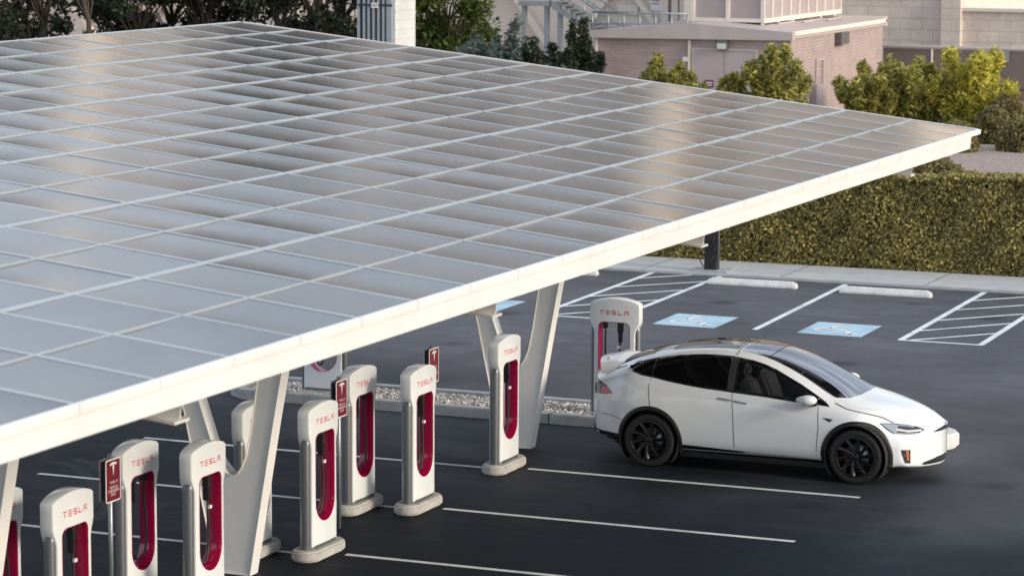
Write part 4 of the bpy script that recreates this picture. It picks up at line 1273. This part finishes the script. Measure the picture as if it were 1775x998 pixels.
# hedge along the sidewalk
def hedge(x0, x1, y0, y1, h):
    root = empty('hedge', ((x0 + x1) / 2, (y0 + y1) / 2, 0)); tag(root, 'long clipped olive green hedge behind the sidewalk', 'hedge')
    rnd = random.Random(5); ox, oy = root.location.x, root.location.y
    def top(x, y): return h + .055 * math.sin(x * 1.7) + .03 * math.sin(x * .6 + 2) + .03 * math.sin(x * 4.1 + 1) + .02 * math.sin(y * 9)
    def front(x, z): return y0 + .06 * math.sin(x * 2.3 + z * 2) + .04 * math.sin(x * 5.7 - z * 4.1) + .05 * (z / h)
    mb = MB(); nx, nz = 140, 12; vv = []
    for i in range(nx + 1):
        x = x0 + (x1 - x0) * i / nx
        for j in range(nz + 1):
            zz = top(x, y0) * j / nz
            vv.append((x - ox, front(x, zz) + .07 - oy, zz - .04))
        vv += [(x - ox, y1 - oy, top(x, y1) - .05), (x - ox, y1 - oy, 0)]
    m_ = nz + 3
    mb.add(vv, [(i * m_ + j, (i + 1) * m_ + j, (i + 1) * m_ + j + 1, i * m_ + j + 1) for i in range(nx) for j in range(m_ - 1)])
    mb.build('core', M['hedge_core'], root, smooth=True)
    mb = MB()
    for _ in range(62000):
        x = rnd.uniform(x0, x1) if rnd.random() < .25 else rnd.uniform(-8, 4.2)
        if rnd.random() < .80:
            z_ = top(x, y0) * rnd.random(); y = front(x, z_) + .06 - abs(rnd.gauss(0, .045)) ; z_ += .0
            if z_ < .05: z_ += .04
            nb_ = Vector((0, -1, .35))
        else:
            y = rnd.uniform(y0, y1); z_ = top(x, y) + rnd.gauss(-.01, .03); nb_ = Vector((0, -.2, 1))
        a = (nb_ + Vector((rnd.gauss(0, .7), rnd.gauss(0, .7), rnd.gauss(0, .7)))).normalized()
        t = a.cross(Vector((rnd.gauss(0, 1), rnd.gauss(0, 1), rnd.gauss(0, 1)))).normalized(); b2 = a.cross(t)
        s = rnd.uniform(.026, .052); p = Vector((x - ox, y - oy, z_))
        mb.add([p - t * s, p + b2 * s * .62 + a * .006, p + t * s, p - b2 * s * .62 + a * .006], [(0, 1, 2, 3)])
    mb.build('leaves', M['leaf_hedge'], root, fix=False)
hedge(-14, 7, 22.72, 23.5, 2.02)

# stuccoed building with white cross bracing
bld = empty('stucco_building', (-50, 76, 1)); tag(bld, 'large tan stucco building with white diagonal braces behind the trees', 'building')
def kid(mb, name, mat, parent, **k):
    """world-coordinate mesh parented to a root that sits elsewhere"""
    loc = parent.matrix_world.translation if parent.parent else parent.location
    mb.v = [tuple(Vector(p) - loc) for p in mb.v]
    return mb.build(name, mat, parent, **k)
mb = MB(); mb.box(-100, -13, 76, 92, .5, 25); kid(mb, 'wall', M['stucco'], bld)
mb = MB()
sp_ = at(1075, 0, 75.5).x - at(863, 0, 75.5).x
xc0 = at(863, 0, 75.5).x
for k in range(-5, 3):
    xc = xc0 + k * sp_; zc_ = 4.45
    for s_ in (1, -1):
        p, q = Vector((xc - s_ * 2.55, 75.6, zc_ - 3.45)), Vector((xc + s_ * 2.55, 75.6, zc_ + 3.45))
        t = (q - p).normalized(); n_ = Vector((-t.z, 0, t.x)) * .11
        mb.add([p - n_, q - n_, q + n_, p + n_] + [v + Vector((0, .25 + .01 * s_, 0)) for v in (p - n_, q - n_, q + n_, p + n_)], [(0, 1, 2, 3), (4, 7, 6, 5), (0, 4, 5, 1), (1, 5, 6, 2), (2, 6, 7, 3), (3, 7, 4, 0)])
kid(mb, 'brace', M['stucco_pale'], bld)
p, q = at(1070, 8, 75.95), at(1106, 26, 75.95)
mb = MB(); mb.box(p.x, q.x, 75.9, 75.96, q.z, p.z); kid(mb, 'wall_panel', M['stucco_pale'], bld)
p, q = at(1128, 0, 75.95), at(1147, 20, 75.95)
mb = MB(); mb.box(p.x, q.x, 75.9, 75.96, q.z, p.z + .4); nt_ = kid(mb, 'notice', M['sign_white'], bld)
mb = MB()
for k in range(4):
    zz = p.z + .2 - k * .12; mb.box(p.x + .06, q.x - .06 - .05 * (k % 2), 75.895, 75.899, zz - .02, zz + .02)
kid(mb, 'notice_text', M['maroon'], bld)
for px in (1155, 1172, 1186):
    p = at(px, 20, 75.7); mb = MB(); mb.box(p.x - .14, p.x + .14, 75.5, 75.95, .8, 9); kid(mb, 'pilaster', M['stucco_pale'], bld)
mb = MB()
for k in range(7):
    x = -88 + k * 10.5
    mb.box(x, x + 5, 75.93, 76.02, 10.2, 12.4); mb.box(x, x + 5, 75.93, 76.02, 14.4, 16.6)
kid(mb, 'windows', M['car_glass'], bld)

mb = MB(); mb.box(-51.4, -49.6, 73.4, 75.995, 5.3, 25.6); kid(mb, 'reflection_tower', M['stucco_pale'], bld)  # added above the view: pale block giving the panels a bright streak to reflect
tx = at(1215, 0, 74).x
mb = MB(); mb.box(tx - .5, tx + .5, 73.4, 75.99, .8, 25.6); kid(mb, 'reflection_tower', M['stucco_pale'], bld)  # second added block, hidden from view, for another pale streak in the panels
# steel stair
stair = empty('steel_staircase', at(950, 60, 68)); tag(stair, 'grey steel outdoor staircase with landing and handrails in front of the stucco wall', 'staircase')
Y1, Y2 = 67.6, 68.9
def P2(px, py, Y=67.6): return at(px, py, Y)
a0, a1 = P2(898, 4), P2(955, 8)
mb = MB(); mb.box(a0.x, a1.x, Y1, Y2, a0.z - .14, a0.z + .04); kid(mb, 'landing', M['grey_steel'], stair)
p, q = P2(953, 4), P2(1052, 72)
for yy in (Y1, Y2 - .05):
    mb = MB()
    dd = Vector((0, 0, .17)); p_, q_ = Vector((p.x, yy, p.z)), Vector((q.x, yy, q.z))
    vv = [p_ - dd, q_ - dd, q_ + dd * .6, p_ + dd * .6]; vv += [v + Vector((0, .05, 0)) for v in vv]
    mb.add(vv, [(0, 1, 2, 3), (4, 7, 6, 5), (0, 4, 5, 1), (1, 5, 6, 2), (2, 6, 7, 3), (3, 7, 4, 0)])
    kid(mb, 'stringer', M['grey_steel'], stair)
mb = MB()
for k in range(11):
    c = p.lerp(q, (k + .5) / 11); mb.box(c.x - .15, c.x + .15, Y1 + .06, Y2 - .06, c.z + .03, c.z + .07)
p3, q3 = P2(985, -14), P2(956, 4)
for k in range(8):
    c = Vector((p.x + .4 + k * .27, 0, p.z + .12 + k * .18)); mb.box(c.x - .14, c.x + .14, Y2 + .1, Y2 + 1.3, c.z, c.z + .04)
kid(mb, 'tread', M['galvanised'], stair)
for px in (906, 945, 968):
    c = P2(px, 30); mb = MB(); mb.box(c.x - .085, c.x + .085, Y1 + .1, Y1 + .27, .8, a0.z - .14); kid(mb, 'post', M['grey_steel'], stair)
mb = MB()
for yy in (Y1 + .02, Y2 - .02):
    for h_ in (.55, 1.05):
        mb.tube([(p.x, yy, p.z + h_), (q.x, yy, q.z + h_), (q.x + 1.2, yy, q.z + h_)], .035, 6)
        mb.tube([(a0.x, yy, a0.z + h_), (p.x, yy, p.z + h_)], .035, 6)
    for k in range(6):
        c = p.lerp(q, k / 5); mb.tube([(c.x, yy, c.z), (c.x, yy, c.z + 1.05)], .03, 6)
kid(mb, 'handrail', M['galvanised'], stair, smooth=True)

# concrete pylon with louvres and house number
YP = 42.
c1, c0 = at(685, 40, YP), at(622, 40, YP)
def upx(px, py, X):
    d_ = fw * 5072.52 + rr * (px - 887.5) - uu * (py - 499); return C0 + d_ * ((X - C0.x) / d_.x)
yb = upx(720, 40, c1.x).y
pyl = empty('concrete_pylon', (c1.x - .5, YP + .5, 1)); tag(pyl, 'pale block pylon with dark vertical louvres and a small number plate', 'pylon')
mb = MB(); mb.box(c0.x, c1.x, YP, yb, .8, 8.5); kid(mb, 'wall', M['pylon_block'], pyl)
mb = MB(); mb.box(c0.x, c1.x - .13, YP - .02, YP - .004, .8, 8.4); lv = kid(mb, 'louvre_panel', M['louver_dark'], pyl)
mb = MB()
for px in (624, 633.5, 641.5, 650, 658.5, 667, 677):
    x = at(px, 30, YP).x; wdt = .07 if px < 670 else .17
    mb.box(x - wdt / 2, x + wdt / 2, YP - .12, YP - .021, .8, 8.4)
kid(mb, 'louvre', M['louver_grey'], pyl)
p, q = at(643.5, 5, YP - .14), at(655, 14.5, YP - .14)
mb = MB(); mb.box(p.x, q.x, YP - .15, YP - .125, q.z, p.z); kid(mb, 'number_plate', M['sign_white'], pyl)
tv, tf = text_mesh('167', .15); mb = MB(); mb.add([((p.x + q.x) / 2 + v.x, YP - .155, (p.z + q.z) / 2 + v.y) for v in tv], tf); kid(mb, 'number', M['gap'], pyl, fix=False)
p = at(650, 9.5, YP - .13)
mb = MB(); mb.box(c0.x + .04, c1.x - .04, YP - .124, YP - .121, p.z - .035, p.z + .035); kid(mb, 'rail', M['louver_dark'], pyl)

# brick building
bk = empty('brick_building', (-14.5, 53, .9)); tag(bk, 'low pink brick building with double door and wide fascia', 'building')
X0, X1, YF, YK = -17.65, -11.29, 48., 58.2
mb = MB(); mb.box(X0, X1, YF, YK, .4, 3.50); kid(mb, 'wall', M['brick'], bk)
mb = MB(); mb.prism([(X0 - .14, 3.40), (X1 + .10, 3.47), (X1 + .10, 3.71), (-14.53, 3.93), (X0 - .14, 3.62)], YF - .16, YF + .02, 'y'); kid(mb, 'fascia', M['mauve_metal'], bk)
mb = MB(); mb.prism([(X0 - .12, 3.45), (X1 + .06, 3.50), (X1 + .06, 3.69), (-14.53, 3.90), (X0 - .12, 3.60)], YF + .021, YK, 'y'); rf = kid(mb, 'roof', M['mauve_metal'], bk)
mb = MB(); mb.box(X1 + .02, X1 + .12, YF + .03, YK + .1, 3.60, 3.725); mb.box(X0 - .14, X1 + .12, YK + .005, YK + .12, 3.5, 3.80); kid(mb, 'edge_trim', M['stucco_pale'], bk)
xd0, xd1 = -14.37, -12.40; xm = (xd0 + xd1) / 2
mb = MB(); mb.box(xd0 - .06, xd1 + .06, YF - .05, YF - .003, 3.1, 3.17); mb.box(xd0 - .06, xd0, YF - .05, YF - .003, .9, 3.1); mb.box(xd1, xd1 + .06, YF - .05, YF - .003, .9, 3.1); kid(mb, 'door_frame', M['mauve_metal'], bk)
for a, c in ((xd0 + .005, xm - .008), (xm + .008, xd1 - .005)):
    mb = MB(); mb.box(a, c, YF - .032, YF - .004, .9, 3.095); kid(mb, 'door', M['mauve_paint'], bk)
p, q = at(1222, 139, YF - .035), at(1237, 152, YF - .035)
mb = MB(); mb.box(p.x, q.x, YF - .042, YF - .034, q.z, p.z); sgn = kid(mb, 'warning_plate', M['maroon'], bk)
mb = MB(); mb.box(p.x + .03, q.x - .03, YF - .046, YF - .043, p.z - .1, p.z - .06); mb.box(p.x + .05, q.x - .05, YF - .046, YF - .043, p.z - .17, p.z - .14); kid(mb, 'plate_text', M['sign_white'], bk)
p, q = at(1244, 69, YF - .1), at(1262, 87, YF - .1)
mb = MB(); mb.box(p.x, q.x, YF - .2, YF - .003, q.z, p.z); lp = kid(mb, 'wall_lamp', M['lamp_grey'], bk, bevel=.02)
mb = MB(); mb.box(p.x + .02, q.x - .03, YF - .235, YF - .203, q.z + .02, q.z + .2); kid(mb, 'lens', M['lamp_lens'], bk, bevel=.01)
for px, pz0, pz1 in ((1194.5, 1., 3.4), (1033, 1., 3.42)):
    c = at(px, 100, YF - .05); mb = MB(); mb.box(c.x - .035, c.x + .035, YF - .07, YF - .003, pz0, pz1); kid(mb, 'downpipe', M['stucco_pale'], bk)
p, q = at(1184, 99, YF - .05), at(1192, 107, YF - .05)
mb = MB(); mb.box(p.x, q.x, YF - .09, YF - .004, q.z, p.z); kid(mb, 'switch_box', M['sign_white'], bk)
p, q = upx(1447, 57, X1), upx(1461, 76, X1)
mb = MB(); mb.box(X1 + .003, X1 + .22, p.y, q.y, q.z, p.z); kid(mb, 'wall_lamp', M['lamp_grey'], bk, bevel=.02)
p, q = upx(1413, 102, X1), upx(1425, 150, X1)
mb = MB()
mb.box(X1 + .003, X1 + .06, p.y, p.y + .07, q.z - .6, p.z); mb.box(X1 + .003, X1 + .06, q.y - .07, q.y, q.z - .6, p.z); mb.box(X1 + .003, X1 + .06, p.y + .07, q.y - .07, p.z - .07, p.z)
kid(mb, 'conduit', M['mauve_metal'], bk)
p, q = upx(1406, 147, X1), upx(1421, 190, X1)
mb = MB(); mb.box(X1 + .003, X1 + .18, p.y, q.y, q.z - .3, p.z); kid(mb, 'meter_box', M['mauve_paint'], bk)

# louvred screen enclosure on the roof
YS, XSR = 50.2, -13.15
e0, e1 = at(1201, 37, YS), at(1322, 40, YS)
ys1 = upx(1457, 18, e1.x).y
scn = empty('roof_screen', ((e0.x + e1.x) / 2, (YS + ys1) / 2, 3.8)); tag(scn, 'tall mauve louvred equipment screen standing on the brick building roof', 'equipment screen')
zb_ = e1.z
mb = MB(); mb.box(e0.x + .04, e1.x - .04, YS + .04, ys1 - .04, zb_ + .1, zb_ + 3.2); kid(mb, 'panel', M['screen_panel'], scn)
mb = MB()
for x in (e0.x, (e0.x + e1.x) / 2, e1.x): mb.box(x - .06, x + .06, YS - .03, YS + .039, zb_, zb_ + 3.2)
mb.box(e0.x + .061, e1.x - .061, YS - .02, YS + .038, zb_, zb_ + .12)
nside = 9
for k in range(nside + 1):
    y = YS + (ys1 - YS) * k / nside
    if k: mb.box(e1.x - .039, e1.x + .03, y - .04, y + .04, zb_, zb_ + 3.2)
mb.box(e1.x - .038, e1.x + .045, YS + .041, ys1, zb_ - .02, zb_ + .12)
kid(mb, 'frame', M['stucco_pale'], scn)
mb = MB()
for x in (e0.x + .3, (e0.x + e1.x) / 2, e1.x - .02):
    mb.box(x - .04, x + .04, YS + .0, YS + .08, 3.72, zb_)
for k in range(1, 6):
    y = YS + (ys1 - YS) * k / 5.5; mb.box(e1.x - .04, e1.x + .04, y - .05, y + .05, 3.72, zb_)
kid(mb, 'leg', M['stucco_pale'], scn)
mb = MB()
for k in range(3): mb.tube([(e1.x + .2 + k * .25, YS + 1 + k * 1.8, 3.80), (e1.x + .2 + k * .25, YS + 2.6 + k * 1.8, 3.80), (e1.x - .4, YS + 2.9 + k * 1.8, 3.86)], .045, 6)
kid(mb, 'pipe', M['mauve_metal'], scn, smooth=True)

# guard rail on the roof edge
gr_ = empty('guard_rail', (-16.3, 48.4, 3.7)); tag(gr_, 'light steel guard rail with mesh infill along the roof edge of the brick building', 'railing')
mb = MB(); g0, g1 = at(1027, 21, 48.5), at(1192, 20, 48.5)
for h_ in (g0.z, ): mb.tube([(g0.x, 48.5, h_), (g1.x, 48.5, h_)], .03, 6)
for k in range(7):
    x = g0.x + (g1.x - g0.x) * k / 6; mb.tube([(x, 48.5, 3.55), (x, 48.5, g0.z)], .028, 6)
mb.tube([(g0.x, 48.5, 3.80), (g1.x, 48.5, 3.86)], .02, 6)
kid(mb, 'rail', M['galvanised'], gr_, smooth=True)
mb = MB()
for k in range(60):
    x = g0.x + (g1.x - g0.x) * k / 60; mb.box(x, x + .008, 48.496, 48.504, 3.8, g0.z)
kid(mb, 'infill', M['galvanised'], gr_)

# block wall
wl = empty('block_wall', (-8, 67, 1)); tag(wl, 'tall pale concrete block wall with pilaster behind the chain link fence', 'wall')
xa, xb_, xc_ = -15.6, at(1632, 78, 66).x, at(1665, 78, 66).x
mb = MB(); mb.box(xa, xb_, 66.2, 66.6, .6, 4.2); mb.box(xb_, xc_, 65.85, 66.6, .6, 4.2); mb.box(xc_, 14, 66.2, 66.6, .6, 3.70); kid(mb, 'wall', M['cmu'], wl)
mb = MB(); mb.box(xa, xb_ - .005, 66.1, 66.7, 4.205, 4.3); mb.box(xc_ + .005, 14, 66.1, 66.7, 3.705, 3.82); kid(mb, 'coping', M['stucco_pale'], wl)

# chain link fence
fn = empty('chain_link_fence', (-5, 60, 1)); tag(fn, 'chain link fence with brown privacy slats in front of the block wall', 'fence')
f0 = at(1531, 80, 60); f1x = 9.; ft = f0.z
mb = MB(); mb.tube([(f0.x, 60, ft), (f1x, 60, ft)], .06, 8); kid(mb, 'top_rail', M['stucco_pale'], fn, smooth=True)
mb = MB(); mb.tube([(f0.x, 60, 1.42), (f1x, 60, 1.42)], .025, 8); kid(mb, 'bottom_rail', M['galvanised'], fn, smooth=True)
for px in (1615, 1706, 1711, 1800, 1890, 1980):
    x = at(px, 110, 60).x; mb = MB(); mb.tube([(x, 60, .9), (x, 60, ft)], .035, 8); kid(mb, 'post', M['stucco_pale'], fn, smooth=True)
mb = MB(); x = f0.x
while x < f1x: mb.box(x, x + .075, 60.03, 60.045, 1.0, ft - .07); x += .082
kid(mb, 'slat', M['slats_brown'], fn)
mb = MB(); hgt = ft - 1.45
for s_ in (1, -1):
    x = f0.x - hgt
    while x < f1x:
        a, c = Vector((x, 59.98 + .004 * s_, 1.45)), Vector((x + hgt, 59.98 + .004 * s_, ft - .02))
        if s_ < 0: a, c = Vector((x + hgt, a.y, 1.45)), Vector((x, a.y, ft - .02))
        lo, hi = (a, c) if a.x < c.x else (c, a)
        if lo.x < f0.x:
            t = (f0.x - lo.x) / (hi.x - lo.x); lo = lo.lerp(hi, t)
        if hi.x > lo.x + .05:
            n_ = Vector((0, 0, .006)); mb.add([lo - n_, hi - n_, hi + n_, lo + n_], [(0, 1, 2, 3)])
        x += .085
kid(mb, 'wire_mesh', M['galvanised'], fn)
p, q = at(1727, 89, 59.9), at(1749, 108, 59.9)
sg2 = empty('fence_sign', (p.x, 59.9, q.z)); tag(sg2, 'small grey sign hung on the chain link fence above the yellow green shrub', 'sign')
mb = MB(); mb.box(p.x, q.x, 59.9, 59.93, q.z, p.z); kid(mb, 'plate', M['galvanised'], sg2)

# trees and shrubs
def spot(px, Y): p = at(px, 60, Y); return p.x, Y
T = [(-20, 40, 16.5, 3.0, 2.0, .17, 11, 7500), (35, 43, 17, 2.8, 1.9, .13, 12, 6500), (70, 41, 16, 2.0, 2.0, .15, 13, 6500), (156, 39, 8.5, 1.6, 5.2, .115, 14, 1600),
     (212, 44, 7.6, 1.5, 1.6, .16, 15, 6500), (245, 42, 7.2, 1.8, 1.5, .10, 16, 6500), (300, 45, 7.4, 2.1, 1.4, .12, 17, 8000), (360, 43, 7.0, 2.0, 1.3, .12, 18, 8000), (407, 46, 7.8, 1.3, 4.6, .055, 19, 700), (470, 44, 16, 2.2, 1.4, .14, 20, 8000), (545, 45, 16.5, 2.3, 1.5, .15, 21, 8000), (600, 47, 16, 2.2, 1.6, .14, 22, 7000)]
TL = ['dark leafy tree cut by the left edge of the picture', 'dark tree with thin trunk second from the left edge', 'dark tree with a leaning thick trunk left of the pale wall gap', 'bare straight trunk standing alone before the pale wall',
      'dark dense tree immediately right of the bare straight trunk', 'dark tree with slanting thin stems between dense crowns', 'dark dense tree in the middle of the tree row', 'dark dense tree left of the slender pole-like trunk', 'slender pole-like trunk in the wall gap above the canopy corner',
      'dark leafy tree just right of the canopy far corner', 'dark tree behind the flowering bush', 'dark tree touching the left side of the louvred pylon']
for (px, Y, h_, r_, zc, tr_, sd, nl), lab in zip(T, TL):
    x, y = spot(px, Y)
    tree(x, y, 1.0, h_, r_, zc, tr_, lab, M['leaf_dark'], nl=nl, leaf=.15, seed=sd, lean=(random.uniform(-.5, .5), 0), low=1.25, clumps=44 if nl > 3000 else 10)
x, y = spot(765, 47)
tree(x, y, 1.0, 9.5, 2.0, .9, .14, 'bright green round tree just right of the pale pylon', M['leaf_green'], nl=26000, leaf=.14, seed=31, group='green trees', low=1.5, clumps=95)
SH = [(520, 36, 2.5, 1.2, 'leaf_dark', 41, 'dark oleander bush with pale pink blossom left of the pylon', 700), (575, 36.5, 2.6, 1.1, 'leaf_dark', 42, 'dark oleander bush with pale pink blossom growing before the pylon louvres', 800), (628, 36.2, 2.0, .9, 'leaf_dark', 47, 'low flowering bush at the foot of the pylon louvres', 600),
      (800, 44, 2.3, .75, 'leaf_grey', 43, 'grey green feathery shrub leftmost of the feathery three', 0), (842, 45, 2.6, .85, 'leaf_grey', 44, 'grey green feathery shrub in the middle of the feathery three', 0), (882, 45, 3.3, .8, 'leaf_grey', 45, 'tallest grey green feathery shrub beside the stair post', 0),
      (925, 43, 2.5, .6, 'leaf_dark', 46, 'narrow dark shrub under the stair landing', 0), (968, 44, 2.4, .75, 'leaf_dark', 48, 'dark shrub below the lower end of the stair', 0), (1008, 45, 3.1, .75, 'leaf_dark', 49, 'tall dark shrub against the left corner of the brick building', 0),
      (1152, 43, 2.2, .85, 'leaf_olive', 50, 'olive shrub with one pointed top before the brick wall, left of the double door', 0), (1205, 42.5, 1.75, .6, 'leaf_olive', 51, 'low olive shrub at the left leaf of the double door', 0), (1262, 42.5, 1.75, .35, 'leaf_olive', 56, 'small olive shrub below the red door plate', 0), (1340, 43, 2.5, 1.15, 'leaf_olive', 52, 'broad olive shrub covering the right door leaf and wall corner', 0),
      (1505, 49, 1.75, .9, 'leaf_olive', 53, 'olive shrub at the right corner of the brick building', 0), (1585, 50, 1.7, 1.35, 'leaf_olive', 54, 'broad olive shrub before the fence, left of the yellow green one', 0), (1690, 50, 2.25, 1.25, 'leaf_yellow', 55, 'sunlit yellow green shrub before the fence', 0)]
for px, Y, h_, r_, mt, sd, lab, fl in SH:
    x, y = spot(px, Y)
    shrub(x, y, 1.0, h_, r_, lab, M[mt], n=int(9000 * r_ + 1500), leaf=.075 if mt == 'leaf_grey' else .105, seed=sd, group='shrubs around the buildings', stems=13, elong=3.0 if mt == 'leaf_grey' else 1.9, flowers=fl or None)
for px, py, Y, r_, h_, sd, lab in [(1655, 235, 41, .62, .75, 61, 'low round clipped bush under the yellow green shrub, left one'), (1722, 232, 44, .55, .95, 62, 'taller round clipped bush below the yellow green shrub, right one'), (1778, 242, 42, .75, .85, 63, 'round clipped bush cut by the right picture edge'), (1745, 200, 49, .6, .9, 65, 'round bush at the fence foot right of the yellow green shrub')]:
    p = at(px, py, Y); mound(p.x, Y, .98, r_, h_, lab, M['leaf_mound'], seed=sd)
p = at(1622, 318, 27.5); mound(p.x, 27.5, .97, .85, p.z - .97 + .52, 'round bush rising just above the hedge top', M['leaf_mound'], seed=64)


# dark tyre marks curving over the fresh seal
def gp(px, py):
    d_ = fw * 5072.52 + rr * (px - 887.5) - uu * (py - 499); q = C0 + d_ * (-C0.z / d_.z); return Vector((q.x, q.y))
M['rubber_mark'] = simple('rubber_mark', (.0045, .005, .0062), .8, var=.5, scale=6)
for pts in ([(128, 795), (165, 806), (190, 825), (196, 850), (185, 880), (160, 905)], [(100, 800), (135, 812), (158, 832), (165, 858), (150, 885), (122, 908)]):
    w2 = [gp(*p_) for p_ in pts]; sm = []
    for i in range(len(w2) - 1):
        a_, b_, c_, e_ = w2[max(0, i - 1)], w2[i], w2[i + 1], w2[min(len(w2) - 1, i + 2)]
        for k in range(6):
            t = k / 6; sm.append(.5 * (2 * b_ + (c_ - a_) * t + (2 * a_ - 5 * b_ + 4 * c_ - e_) * t * t + (3 * b_ - a_ - 3 * c_ + e_) * t ** 3))
    mb = MB()
    L_, R_ = [], []
    for i, q in enumerate(sm):
        t = (sm[min(i + 1, len(sm) - 1)] - sm[max(0, i - 1)]).normalized(); n_ = Vector((-t.y, t.x)) * .09
        L_.append((*(q - n_), .002)); R_.append((*(q + n_), .002))
    m_ = len(sm); mb.add(L_ + R_, [(i, i + 1, m_ + i + 1, m_ + i) for i in range(m_ - 1)])
    tag(mb.build('tyre_marking', M['rubber_mark']), kind='structure')
